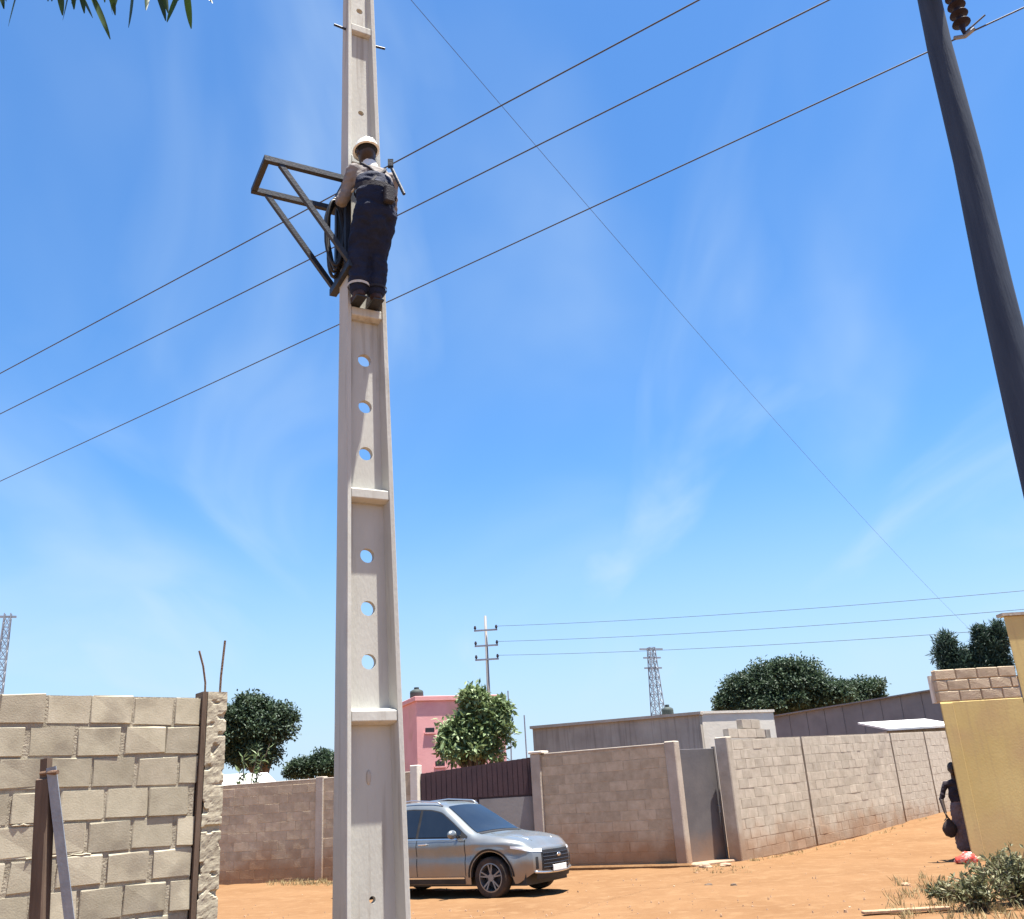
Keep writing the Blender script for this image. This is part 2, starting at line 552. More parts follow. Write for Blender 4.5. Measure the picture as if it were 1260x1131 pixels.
def rough_column(root, name, mat, x0, x1, y0, y1, z0, z1, amp=0.012, seed=0, nz=60):
    """poured concrete column with a broken, honeycombed surface"""
    mb = MB()
    n = 48
    rows = []
    for i in range(nz + 1):
        z = z0 + (z1 - z0) * i / nz
        row = []
        for j in range(n + 1):
            t = (j % n) / n * 4
            k, f = int(t), t - int(t)
            P = [(x0, y0), (x1, y0), (x1, y1), (x0, y1), (x0, y0)]
            x = P[k][0] + (P[k + 1][0] - P[k][0]) * f
            y = P[k][1] + (P[k + 1][1] - P[k][1]) * f
            v = Vector((x * 26 + seed, y * 26, z * 26))
            q = noise.noise(v) + 0.5 * noise.noise(v * 2.3)
            q2 = noise.noise(Vector((x * 11, y * 11, z * 16 + seed)))
            dd = amp * (q * .5) - (0.022 * min(1, (q2 - .26) * 8) if q2 > .26 else 0)
            cx, cy = (x0 + x1) / 2, (y0 + y1) / 2
            w = Vector((x - cx, y - cy)).normalized()
            row.append((x + w.x * dd, y + w.y * dd, z))
        rows.append(row)
    mb.grid(rows)
    mb.add(rows[-1][:-1], [tuple(range(n))])
    return mb.build(name, mat, root)


# --- tan wall beside the pole
u = Vector((0.769, 0.640)).normalized()
corner = Vector((-2.575, 7.437))
a = corner - u * 4.2
W1, L1 = wall_root('block_wall', 'tan hollow-block wall with rough mortar joints and rebar on its end pillar', a, corner)
bt = make_block_variants('tan_block', M['block_tan'], 0.285, 0.15, 0.195, 9, 0.007, 0.006)
MB().box((0.01, -0.0655, -0.2), (L1 - 0.01, 0.0655, 2.425)).build('mortar_bed', M['mortar_tan'], W1)
lay_blocks(W1, bt, 0.0, L1, -0.135, 12, 0.285, 0.15, 0.195, 0.020, tilt=0.007, xoff=0.10)
# squeezed-out mortar ridges, uneven
mort = MB()
for c in range(12):
    z = -0.135 + c * 0.215 - 0.010
    x = 0.0
    while x < L1 - 0.1:
        ln = random.uniform(0.12, 0.5)
        if random.random() < 0.34:
            r_ = random.uniform(0.004, 0.008)
            pts = []
            k = 14
            for i in range(k + 1):
                pts.append((min(x + ln * i / k, L1 - .02), -0.069 - random.uniform(0, 0.009), z + random.uniform(-0.007, 0.007)))
            mort.tube(pts, [r_ * random.uniform(0.3, 1.25) for _ in pts], 6)
        x += ln + random.uniform(0.02, 0.2)
mort.build('mortar_ridge', M['block_tan'], W1)
# chipped corners and holes in joints: dark shuttering board between wall end and pillar
MB().box((L1 + 0.004, -0.098, -0.2), (L1 + 0.040, 0.06, 2.47)).build('shutter_board', M['wood_dark'], W1)
rough_column(W1, 'pillar', M['block_tan'], L1 + 0.045, L1 + 0.20, -0.10, 0.10, -0.2, 2.47, 0.007, 3.0, 190)
MB().tube([(L1 + 0.06, 0, 2.3), (L1 + 0.055, 0, 2.55), (L1 + 0.03, 0.0, 2.68), (L1 - 0.005, 0.01, 2.80)], 0.008, 6).build('rebar', M['rust'], W1)
MB().tube([(L1 + 0.175, 0, 2.3), (L1 + 0.18, 0, 2.6), (L1 + 0.20, 0.0, 2.89)], 0.009, 6).build('rebar', M['rust'], W1)

# --- brown wall across the lane, left of the gate
a = on_ground(270, 1088); b = on_ground(405, 1083)
dirv = (b - a).normalized()
a2 = a - dirv * 1.2
gate_l = Vector((-2.62, 23.05, 0))
W2, L2 = wall_root('block_wall', 'shaded brown block wall running from the tan wall to the maroon gate', a2, gate_l)
bb = make_block_variants('brown_block', M['block_brown'], 0.405, 0.15, 0.200, 6, 0.002, 0.003)
MB().box((0.01, -0.0715, -0.2), (L2 - 0.01, 0.0715, 2.25)).build('mortar_bed', M['mortar_brown'], W2)
lay_blocks(W2, bb, 0.0, L2 - 0.2, -0.12, 11, 0.405, 0.15, 0.200, 0.010)
pc = (on_ground(397, 1083) - a2).dot((gate_l - a2).normalized())
for xx in (pc, pc - 3.0):
    MB().box((xx - 0.10, -0.12, -0.2), (xx + 0.10, 0.12, 2.32)).build('pillar', M['render_grey'], W2, bevel=0.012)
MB().box((L2 - 0.2, -0.13, -0.2), (L2 - 0.003, 0.13, 2.42)).build('gate_pillar', M['cream'], W2, bevel=0.015)
MB().box((0.0, -0.07, 2.252), (L2 - 0.21, 0.07, 2.285)).build('coping', M['render_grey'], W2, bevel=0.008)

# --- brown wall right of the gate
a = Vector((0.06, 23.06, 0)); b = on_ground(850, 1066)
W3, L3 = wall_root('block_wall', 'shaded brown block wall between the maroon gate and the grey door', a, b)
MB().box((0.23, -0.0715, -0.2), (L3 - 0.2, 0.0715, 2.46)).build('mortar_bed', M['mortar_brown'], W3)
lay_blocks(W3, bb, 0.26, L3 - 0.26, -0.10, 12, 0.405, 0.15, 0.200, 0.010)
MB().box((0.0, -0.15, -0.2), (0.25, 0.15, 2.50)).build('gate_pillar', M['render_grey'], W3, bevel=0.015)
MB().box((-0.03, -0.18, 2.503), (0.33, 0.18, 2.56)).build('pillar_cap', M['cream'], W3, bevel=0.012)
MB().box((L3 - 0.25, -0.15, -0.2), (L3, 0.15, 2.53)).build('end_pillar', M['render_grey'], W3, bevel=0.02)
MB().box((0.34, -0.085, 2.462), (L3 - 0.252, 0.085, 2.50)).build('coping', M['render_grey'], W3, bevel=0.008)
MB().box((-0.02, -0.34, -0.2), (L3 + 0.1, -0.16, 0.07)).build('footing', M['sand'], W3, bevel=0.03)

# --- pale wall running away along the lane
s0 = on_ground(905, 1060)
e0 = Vector((13.1, 31.6, 0))
ru = (e0 - s0).normalized()
a = Vector((s0.x, s0.y, 0))
b = a + ru * 16.0
W4, L4 = wall_root('block_wall', 'sunlit pale block wall with dark bay joints receding along the lane', a, b)
bg = make_block_variants('pale_block', M['block_grey'], 0.405, 0.15, 0.200, 6, 0.002, 0.003)


def along(px, py, z):
    p = on_ground(px, py, z)
    return (p - a).dot(ru)


j1, j2, j3 = along(1003, 1035, .15), along(1083, 1012, .28), along(1143, 1003, .33)
joints = [0.24, j1, j2, j3, L4]
print('JOINTS', joints)
slope = 0.022
for i in range(4):
    x0, x1 = joints[i] + 0.05, joints[i + 1] - 0.05
    zb = slope * x0
    top = 2.515 + slope * x0
    rowsb = [(x0, -0.0715, zb - 0.3), (x1, -0.0715, zb - 0.3), (x1, 0.0715, zb - 0.3), (x0, 0.0715, zb - 0.3),
             (x0, -0.0715, top), (x1, -0.0715, top + slope * (x1 - x0)), (x1, 0.0715, top + slope * (x1 - x0)), (x0, 0.0715, top)]
    MB().add(rowsb, [(3, 2, 1, 0), (4, 5, 6, 7), (0, 1, 5, 4), (1, 2, 6, 5), (2, 3, 7, 6), (3, 0, 4, 7)]).build('mortar_bed', M['mortar_grey'], W4)
    lay_blocks(W4, bg, x0, x1, zb - 0.02, 12, 0.405, 0.15, 0.200, 0.010, base_slope=slope,
               stuff_mat=None if i < 2 else M['block_grey'])
    if i < 3:
        xj = joints[i + 1]
        MB().box((xj - 0.045, -0.03, slope * xj - 0.3), (xj + 0.045, 0.05, 2.50 + slope * xj)).build('joint_post', M['cement'], W4)
MB().box((0.0, -0.17, -0.2), (0.23, 0.15, 2.58)).build('end_pillar', M['block_grey'], W4, bevel=0.02)
# the raised courses near the door
for (xa, zc) in ((0.30, 2.655), (0.72, 2.655), (1.13, 2.66), (1.55, 2.665), (0.95, 2.868), (1.37, 2.872)):
    link('block', random.choice(bg), W4, (xa + 0.2, 0, zc + 0.006))

# --- grey door between the two walls
dA = on_ground(850, 1066) ; dB = on_ground(890, 1061)
dv_ = Vector((dB.x - dA.x, dB.y - dA.y, 0))
back = Vector((-dv_.y, dv_.x, 0)).normalized()
drt = thing('gate_door', 'narrow grey metal door between the brown and pale walls', 'door',
            (dA.x + back.x * .25, dA.y + back.y * .25, 0), math.atan2(dv_.y, dv_.x))
dl = (Vector((s0.x, s0.y, 0)) - Vector((dA.x, dA.y, 0))).length + 0.20
MB().box((0.05, -0.025, 0.03), (dl - 0.08, 0.025, 2.36)).build('door_leaf', M['door_grey'], drt, bevel=0.006)
MB().box((0.0, -0.04, -0.1), (0.047, 0.04, 2.40)).build('door_frame', M['sheet_grey'], drt)
MB().box((dl - 0.077, -0.04, -0.1), (dl - 0.03, 0.04, 2.40)).build('door_frame', M['sheet_grey'], drt)
MB().tube([(dl - 0.16, -0.035, 1.0), (dl - 0.16, -0.085, 1.0), (dl - 0.16, -0.085, 1.14), (dl - 0.16, -0.035, 1.14)], 0.01, 6).build('handle', M['steel_grey'], drt)
MB().box((-0.03, -0.42, -0.1), (dl, 0.10, 0.045)).build('sill_slab', M['render_grey'], drt, bevel=0.02)

# --- maroon gate
gl = Vector((-2.60, 23.06)); gr = Vector((0.04, 23.08))
GT = thing('vehicle_gate', 'dark maroon sheet-metal gate with grey lower half behind the silver car', 'gate', (gl.x, gl.y, 0), math.atan2(gr.y - gl.y, gr.x - gl.x))
gw = (gr - gl).length
nleaf = 22
for k in range(nleaf):
    x0 = gw * k / nleaf + 0.006; x1 = gw * (k + 1) / nleaf - 0.006
    d = 0.008 if k % 2 else 0.0
    zt = 2.22 + 0.22 * (k + 0.5) / nleaf
    MB().box((x0, -0.02 - d, 1.62), (x1, 0.0 - d, zt)).build('panel', M['maroon'], GT)
MB().add([(0.02, 0.004, 1.1), (gw - .02, 0.004, 1.1), (gw - .02, 0.010, 1.1), (0.02, 0.010, 1.1), (0.02, 0.004, 2.20), (gw - .02, 0.004, 2.41), (gw - .02, 0.010, 2.41), (0.02, 0.010, 2.20)],
         [(3, 2, 1, 0), (4, 5, 6, 7), (0, 1, 5, 4), (1, 2, 6, 5), (2, 3, 7, 6), (3, 0, 4, 7)]).build('backing_sheet', M['maroon'], GT)
for k in range(2):
    x0 = gw * k / 2 + 0.03; x1 = gw * (k + 1) / 2 - 0.03
    MB().box((x0, -0.03, 0.12), (x1, 0.0, 1.575)).build('lower_panel', M['sheet_grey'], GT)
fr = MB()
fr.bar((0, 0.03, 1.60), (gw, 0.03, 1.60), 0.045)
fr.bar((0, 0.03, 0.10), (gw, 0.03, 0.10), 0.05)
fr.bar((0, 0.03, 2.2), (gw, 0.03, 2.42), 0.04)
for x in (0.025, gw / 2, gw - 0.025):
    fr.bar((x, 0.032, 0.06), (x, 0.032, 2.21 + 0.21 * x / gw), 0.05)
fr.build('frame', M['maroon'], GT)

# --- mustard building at the mouth of the lane
yc = on_ground(1197, 1060)
YB = thing('yellow_building', 'mustard plastered building with bare blocks along its low roof edge', 'building', (yc.x, yc.y, 0), R(2.0))
def yl(px, py):     # pixel to local coordinates on the front plane of the mustard building
    q = at_y(px, py, yc.y)
    return q.x - yc.x, q.z
ytop = yl(1162, 864)[1]
yx = yl(1231, 758)[0]
yz = yl(1231, 758)[1]
mb = MB()
side = Vector((0.62, 0.78))
def prism(mb, pts, z0, z1):
    n = len(pts)
    vs = [(p[0], p[1], z0) for p in pts] + [(p[0], p[1], z1) for p in pts]
    fs = [tuple(range(n))[::-1], tuple(range(n, 2 * n))] + [(i, (i + 1) % n, (i + 1) % n + n, i + n) for i in range(n)]
    return mb.add(vs, fs)
prism(mb, [(0, 0), (yx + 0.08, 0), (yx + 0.08 + side.x * 6, side.y * 6), (side.x * 6, side.y * 6)], -0.2, ytop)
mb.build('wall', M['yellow'], YB, bevel=0.01)
mb = MB()
prism(mb, [(yx + 0.083, -0.004), (6.5, -0.004), (6.5 + side.x * 6, side.y * 6), (yx + 0.083 + side.x * 6, side.y * 6)], -0.2, yz)
mb.build('tall_wall', M['yellow'], YB, bevel=0.012)
MB().box((yx + 0.05, -0.04, yz + 0.002), (6.6, 0.2, yz + 0.06)).build('parapet_cap', M['cement'], YB)
MB().box((0.0, -0.03, -0.2), (0.24, -0.003, ytop - 0.02)).build('pilaster', M['yellow'], YB, bevel=0.008)
byb = make_block_variants('brown_block', M['block_brown'], 0.40, 0.15, 0.185, 4, 0.006, 0.012)
for c in range(3):
    x = 0.02 - (0.2 if c == 1 else 0)
    zc = ytop + 0.012 + 0.093 + c * 0.203
    while x < yx + 0.05:
        A_, B_ = max(x, 0.02), min(x + 0.4, yx + 0.07)
        if B_ - A_ > 0.06:
            link('block', random.choice(byb), YB, ((A_ + B_) / 2, 0.08, zc), (0, random.uniform(-.01, .01), random.uniform(-.02, .02)), ((B_ - A_) / 0.4, 1, 1))
        x += 0.42
MB().box((0.03, 0.03, ytop + 0.002), (yx + 0.06, 0.13, ytop + 0.60)).build('mortar_bed', M['mortar_brown'], YB)
MB().box((-0.02, 0.16, ytop + 0.003), (0.10, 0.26, ytop + 0.52)).build('corner_stub', M['cream'], YB)

# --- grey cement building behind the brown wall
p = at_dist(655, 893, 28.2); q = at_dist(860, 877, 27)
B1 = thing('cement_building', 'long dark grey flat-roofed cement building behind the brown wall', 'building', (p.x, p.y, 0), math.atan2(q.y - p.y, q.x - p.x))
bl = math.hypot(q.x - p.x, q.y - p.y)
MB().box((0, 0, -0.2), (bl, 6, 3.42)).build('wall', M['cement'], B1)
MB().box((-0.06, -0.08, 3.422), (bl + 0.05, 6.05, 3.50)).build('roof_slab', M['render_grey'], B1)
# --- cream building next to it
p2 = at_dist(862, 876, 27.3); q2 = at_dist(936, 870, 28.0)
B2 = thing('cream_building', 'sunlit cream plastered wall of a house behind the grey door', 'building', (p2.x, p2.y + 0.02, 0), R(24))
bw = math.hypot(q2.x - p2.x, q2.y - p2.y) * 1.38
MB().box((0.02, 0, -0.2), (bw, 5, 3.46)).build('wall', M['cream'], B2)
MB().box((0.0, -0.03, 3.462), (bw + 0.03, 5.0, 3.53)).build('roof_slab', M['cream'], B2)
MB().box((bw * 0.70, -0.5, 2.55), (bw * 0.76, -0.003, 2.95)).build('bracket', M['cement'], B2)

# --- grey sheet-roofed house farther along
pl_ = at_dist(940, 884, 44); pr_ = at_dist(1158, 848, 40)
B3 = thing('grey_house', 'long grey sheet-clad house under the dark trees beyond the pale wall', 'building', (pl_.x, pl_.y, 0.2), math.atan2(pr_.y - pl_.y, pr_.x - pl_.x))
hl = math.hypot(pr_.x - pl_.x, pr_.y - pl_.y) + 3
zl, zr = at_dist(950, 884, 44).z - .2, at_dist(1158, 848, 40).z - .2
n = 26
for k in range(n):
    x0, x1 = hl * k / n, hl * (k + 1) / n
    z0 = zl + (zr - zl) * min(1, x0 / (hl - 3)); z1 = zl + (zr - zl) * min(1.1, x1 / (hl - 3))
    d = 0.02 * (k % 2)
    MB().add([(x0 + .004, d, 0), (x1 - .004, d, 0), (x1 - .004, d + .04, 0), (x0 + .004, d + .04, 0),
              (x0 + .004, d, z0), (x1 - .004, d, z1), (x1 - .004, d + .04, z1), (x0 + .004, d + .04, z0)],
             [(3, 2, 1, 0), (4, 5, 6, 7), (0, 1, 5, 4), (1, 2, 6, 5), (2, 3, 7, 6), (3, 0, 4, 7)]).build('cladding_sheet', M['sheet_grey'], B3)
MB().add([(-.1, -.15, zl + .02), (hl + .1, -.15, zr * 1.0 + .10), (hl + .1, 5, zr + .25), (-.1, 5, zl + .2),
          (-.1, -.15, zl + .07), (hl + .1, -.15, zr + .15), (hl + .1, 5, zr + .3), (-.1, 5, zl + .25)],
         [(3, 2, 1, 0), (4, 5, 6, 7), (0, 1, 5, 4), (1, 2, 6, 5), (2, 3, 7, 6), (3, 0, 4, 7)]).build('roof', M['sheet_grey'], B3)
# --- white lean-to roof just behind the pale wall
c0 = at_dist(1078, 890, 35.0); c1_ = at_dist(1165, 886, 36.0)
B4 = thing('white_shed', 'low shed with a white sheet roof showing above the pale wall', 'shed', (c0.x, c0.y, 0.3), math.atan2(c1_.y - c0.y, c1_.x - c0.x))
sl = math.hypot(c1_.x - c0.x, c1_.y - c0.y)
zt = c0.z - 0.3
for k in range(4):
    x0, x1 = sl * k / 4, sl * (k + 1) / 4
    MB().add([(x0, -0.9, zt - 0.30), (x1 - .01, -0.9, zt - 0.30), (x1 - .01, 1.6, zt + .08), (x0, 1.6, zt + .08),
              (x0, -0.9, zt - 0.24), (x1 - .01, -0.9, zt - 0.24), (x1 - .01, 1.6, zt + .14), (x0, 1.6, zt + .14)],
             [(3, 2, 1, 0), (4, 5, 6, 7), (0, 1, 5, 4), (1, 2, 6, 5), (2, 3, 7, 6), (3, 0, 4, 7)]).build('roof_sheet', M['white_roof'], B4)
MB().box((0.1, -0.5, -0.4), (sl - 0.1, 1.3, zt - 0.30)).build('wall', M['cement'], B4)

# --- pink house
pk = at_dist(512, 857, 33)
PH = thing('pink_house', 'pink two-storey house rising behind the green tree and gate', 'house', (pk.x, pk.y, 0), R(22))
MB().box((0, 0, -0.2), (3.2, 5.5, pk.z - 0.16)).build('wall', M['pink'], PH)
MB().box((-0.07, -0.07, pk.z - 0.158), (3.27, 5.6, pk.z)).build('parapet', M['pink'], PH, bevel=0.01)
for (xa, za, xb, zb_) in ((0.30, 3.83, 0.62, 3.98), (0.62, 2.72, 0.95, 2.88), (1.5, 3.7, 2.2, 4.3)):
    w_ = MB().box((xa, -0.012, za), (xb, -0.002, zb_)).build('window', M['black'], PH)
    MB().box((xa - .04, -0.06, za - 0.05), (xb + .04, -0.003, za - 0.004)).build('sill', M['pink'], w_)
# --- low metal roof behind the left brown wall
h0 = at_dist(292, 962, 30); h1 = at_dist(345, 955, 30)
LH = thing('low_house', 'low house with a pale metal roof behind the brown wall', 'house', (h0.x - 1.0, h0.y, 0), math.atan2(h1.y - h0.y, h1.x - h0.x))
ll = math.hypot(h1.x - h0.x, h1.y - h0.y) + 1.0
zt = at_dist(318, 948, 30).z
MB().box((0.1, 0.1, -0.2), (ll - 0.1, 3.0, zt - 0.55)).build('wall', M['cement'], LH)
MB().add([(0, 0, zt - .5), (ll, 0, zt - .5), (ll - .4, 1.6, zt), (0, 1.6, zt), (0, 0, zt - .54), (ll, 0, zt - .54), (ll - .4, 1.6, zt - .04), (0, 1.6, zt - .04)],
         [(0, 1, 2, 3), (7, 6, 5, 4), (0, 4, 5, 1), (1, 5, 6, 2), (2, 6, 7, 3), (3, 7, 4, 0)]).build('roof', M['white_roof'], LH)


# --- water tanks on roofs
M['tank'] = pmat('grey_green_plastic', (0.035, 0.048, 0.046), (0.05, 0.066, 0.062), 4, 0.7, 0.0)
def tank(label, pos, r, h):
    t = thing('water_tank', label, 'tank', pos, 0, 'water tanks on roofs')
    mb = MB()
    prof = [(0.0, 0.0), (r, 0.0), (r * 1.02, h * .1), (r, h * .3), (r * 1.02, h * .35), (r, h * .6), (r * 1.02, h * .65), (r * .97, h * .85), (r * .5, h), (0.001, h)]
    rows = []
    for (rr, zz) in prof:
        rows.append([(rr * math.cos(2 * math.pi * j / 20), rr * math.sin(2 * math.pi * j / 20), zz) for j in range(21)])
    mb.grid(rows).build('barrel', M['tank'], t, smooth=True)
    MB().tube([(0, 0, h - .01), (0, 0, h + 0.07)], r * 0.38, 14).build('lid', M['tank'], t)
tp = at_dist(508, 852, 34.2)
tank('dark water tank on the roof of the pink house', (tp.x + 0.1, tp.y + 0.3, pk.z), 0.24, 0.40)
tp = at_dist(822, 880, 28.5)
tank('dark water tank on the roof of the grey cement building', (tp.x, tp.y, 3.50), 0.17, 0.30)

# ---------------------------------------------------------------- main concrete pole
PD_ = 6.75
pb, pt_ = at_dist(457, 1131, PD_), at_dist(441, 0, PD_)
lean = Vector(((pt_.x - pb.x) / (pt_.z - pb.z), (pt_.y - pb.y) / (pt_.z - pb.z)))
pbase = Vector((pb.x - lean.x * pb.z, pb.y - lean.y * pb.z, 0))
PANG = R(28.6)
PTOP = 8.85
POLE = thing('concrete_pole', 'tall pale concrete utility pole with recessed panels, round holes and cross ribs', 'utility pole',
             pbase, PANG)
# local axes: x across the face, -y out of the face, z up
leanL = Matrix.Rotation(-PANG, 2) @ lean
def pw(z): return 0.455 - 0.0236 * z
def ptk(z): return 0.315 - 0.0190 * z
def pofs(z): return Vector((leanL.x * z, leanL.y * z))
FT = 0.034      # flange edge thickness
WEB = 0.05
def pole_pt(x, y, z):
    o_ = pofs(z)
    return (x + o_.x, y + o_.y, z)
for s in (-1, 1):
    mb = MB(); rows = []
    N = 40
    for i in range(N + 1):
        z = -0.4 + (PTOP + 0.4) * i / N
        w, t = pw(z) / 2, ptk(z) / 2
        fl = FT + 0.018
        # a flange: slightly flared towards the web, chamfered arrises
        cs_ = [(w - FT, -t + .006), (w - .006, -t), (w, -t + .008), (w, t - .008), (w - .006, t), (w - FT, t - .006), (w - fl - 0.005, WEB / 2), (w - fl - 0.005, -WEB / 2)]
        rows.append([pole_pt(s * x + 0.0012 * noise.noise(Vector((x * 9, z * 3, s))), y, z) for (x, y) in cs_] + [pole_pt(s * cs_[0][0] + 0.0012 * noise.noise(Vector((cs_[0][0] * 9, z * 3, s))), cs_[0][1], z)])
    mb.grid(rows)
    mb.add(rows[0][:-1], [tuple(range(8))]); mb.add(rows[-1][:-1], [tuple(range(8))])
    mb.build('flange', M['concrete'], POLE)
ribs = [0.50, 2.135, 3.735, 5.265, 6.74, 8.20]
for z in ribs:
    w, t = pw(z) / 2 - FT - .004, ptk(z) / 2 - .012
    hh = 0.035
    vs = []
    for zz, k in ((z - hh - .02, .55), (z - hh, 1), (z + hh, 1), (z + hh + .02, .55)):
        for (x, y) in ((-w, -t), (w, -t), (w, t), (-w, t)):
            vs.append(pole_pt(x, y * k, zz))
    fs = [(3, 2, 1, 0), (12, 13, 14, 15)]
    for i in range(3):
        for j in range(4):
            fs.append((i * 4 + j, i * 4 + (j + 1) % 4, (i + 1) * 4 + (j + 1) % 4, (i + 1) * 4 + j))
    MB().add(vs, fs).build('cross_rib', M['concrete'], POLE, bevel=0.005)
# web panels with round holes
def web_panel(z0, z1, holes):
    mb = MB()
    zs = [z0]
    for (hz, hr) in holes:
        zs += [hz - hr * 2.0, hz + hr * 2.0]
    zs.append(z1)
    def hw(z): return pw(z) / 2 - FT - 0.02
    def slab(za, zb):
        v = []
        for z in (za, zb):
            for (x, y) in ((-1, -WEB / 2), (1, -WEB / 2), (1, WEB / 2), (-1, WEB / 2)):
                v.append(pole_pt(x * hw(z), y, z))
        mb.add(v, [(0, 1, 5, 4), (2, 3, 7, 6)])
    for i in range(0, len(zs), 2):
        slab(zs[i], zs[i + 1])
    n = 24
    for (hz, hr) in holes:
        outer, inner = [], []
        for j in range(n):
            th = 2 * math.pi * j / n
            c, s_ = math.cos(th), math.sin(th)
            inner.append((c * hr, hz + s_ * hr))
            k = max(abs(c), abs(s_))
            xx, zz = c / k, s_ / k
            z = hz + zz * hr * 2.0
            outer.append((xx * hw(z), z))
        for yy in (-WEB / 2, WEB / 2):
            mb.add([pole_pt(x, yy, z) for (x, z) in outer + inner], [(j, (j + 1) % n, n + (j + 1) % n, n + j) for j in range(n)])
        mb.add([pole_pt(x, -WEB / 2, z) for (x, z) in inner] + [pole_pt(x, WEB / 2, z) for (x, z) in inner],
               [(j, (j + 1) % n, n + (j + 1) % n, n + j) for j in range(n)])
    mb.build('web_panel', M['concrete'], POLE)
hr = 0.054
web_panel(-0.4, 0.5, [])
web_panel(0.5, 2.135, [(0.985, 0.022)])
web_panel(2.135, 3.735, [(2.515, hr), (2.895, hr), (3.285, hr)])
web_panel(3.735, 5.265, [(4.085, hr), (4.475, hr), (4.875, hr)])
web_panel(5.265, 6.74, [(5.65, hr), (6.0, hr), (6.35, hr)])
web_panel(6.74, 8.20, [(7.29, 0.026)])
web_panel(8.20, PTOP, [(8.45, 0.03), (8.62, 0.03)])
for (z, x) in ((8.19, -1), (8.10, 1)):
    w = pw(z) / 2
    MB().tube([pole_pt(x * (w - .01), -0.02, z), pole_pt(x * (w + 0.11), -0.02, z + 0.01)], 0.011, 8).build('step_bolt', M['steel_dark'], POLE)
# spalled patch and tie-wire stub in the lowest panel
MB().sphere(pole_pt(-0.015, -WEB / 2, 1.74), (0.018, 0.014, 0.05), 8, 6).build('form_tie', M['cement'], POLE)

E_ = Vector((math.cos(PANG), math.sin(PANG), 0)); Nn = Vector((math.sin(PANG), -math.cos(PANG), 0))
def pole_world(x, y, z):
    q_ = pole_pt(x, y, z)
    return Vector((pbase.x, pbase.y, 0)) + E_ * q_[0] - Nn * q_[1] + Vector((0, 0, z))

# ---------------------------------------------------------------- steel bracket on the pole
BZ = 6.40
bc = pole_world(-pw(BZ) / 2, 0, BZ)
BR = thing('steel_bracket', 'dark steel cantilever frame with two diagonal braces bolted to the concrete pole', 'bracket', bc, PANG)
hwid, blen = 0.215, 0.72
bt_ = 0.045
for s in (-1, 1):
    MB().bar((pw(BZ) * 0.62, s * hwid, 0), (-blen, s * hwid, 0), bt_, bt_).build('arm', M['steel_dark'], BR)
    MB().bar((-blen + 0.13, s * hwid, -0.02), (0.02, s * hwid, -0.82), bt_ * 0.85, bt_ * 0.85).build('brace', M['steel_dark'], BR)
MB().bar((-blen + 0.02, -hwid - .02, 0.003), (-blen + 0.02, hwid + .02, 0.003), bt_).build('end_bar', M['steel_dark'], BR)
for (z, xx) in ((0.0, -0.028), (-0.80, -0.01)):
    MB().bar((xx, -hwid - 0.04, z - 0.002), (xx, hwid + 0.04, z - 0.002), 0.06, 0.06).build('clamp_bar', M['steel_dark'], BR)
MB().bar((pw(BZ) + 0.03, -hwid - 0.04, -0.004), (pw(BZ) + 0.03, hwid + 0.04, -0.004), 0.05, 0.05).build('clamp_bar', M['steel_dark'], BR)
for s in (-1, 1):
    MB().bar((-0.012, s * 0.13, -0.03), (-0.012, s * 0.13, -0.78), 0.04, 0.05).build('upright', M['steel_dark'], BR)

# coil of dark cable hanging off the bracket
cc = bc + E_ * (-0.075) + Vector((0, 0, -0.36))
mb = MB()
for k in range(6):
    rx = 0.062 + random.uniform(-.012, .016); rz = 0.33 + random.uniform(-.03, .03)
    off = (k - 2.5) * 0.022
    pts = []
    for j in range(29):
        t = 2 * math.pi * j / 28
        pts.append((rx * math.cos(t) + 0.008 * math.sin(3 * t + k), off + 0.012 * math.sin(2 * t + k), rz * math.sin(t) - (0.03 * (1 - math.cos(2 * t)))))
    mb.tube(pts, 0.0135, 6, caps=False)
coil = mb.build('cable_coil', M['black'], loc=cc, rot=(0, 0, PANG - 0.2), smooth=True)
tag(coil, 'coil of black cable hanging from the steel bracket beside the climber', 'cable')


# ---------------------------------------------------------------- people
def capsule(mb, a, b, ra, rb, n=12):
    a, b = Vector(a), Vector(b)
    d = b - a
    L = d.length
    if L < 1e-6:
        mb.sphere(a, ra, n, 8); return
    d.normalize()
    pts, rad = [], []
    for k in range(4):
        t = math.pi / 2 * (1 - k / 4.0)
        pts.append(a - d * ra * math.sin(t)); rad.append(max(ra * math.cos(t), ra * 0.05))
    pts.append(a); rad.append(ra)
    pts.append(b); rad.append(rb)
    for k in range(1, 5):
        t = math.pi / 2 * k / 4.0
        pts.append(b + d * rb * math.sin(t)); rad.append(max(rb * math.cos(t), rb * 0.05))
    mb.tube(pts, rad, n)


def seg_d(p, a, b, ra, rb):
    ab = b - a
    L2_ = ab.length_squared
    t = 0 if L2_ < 1e-9 else max(0, min(1, (p - a).dot(ab) / L2_))
    return (p - (a + ab * t)).length - (ra + (rb - ra) * t)


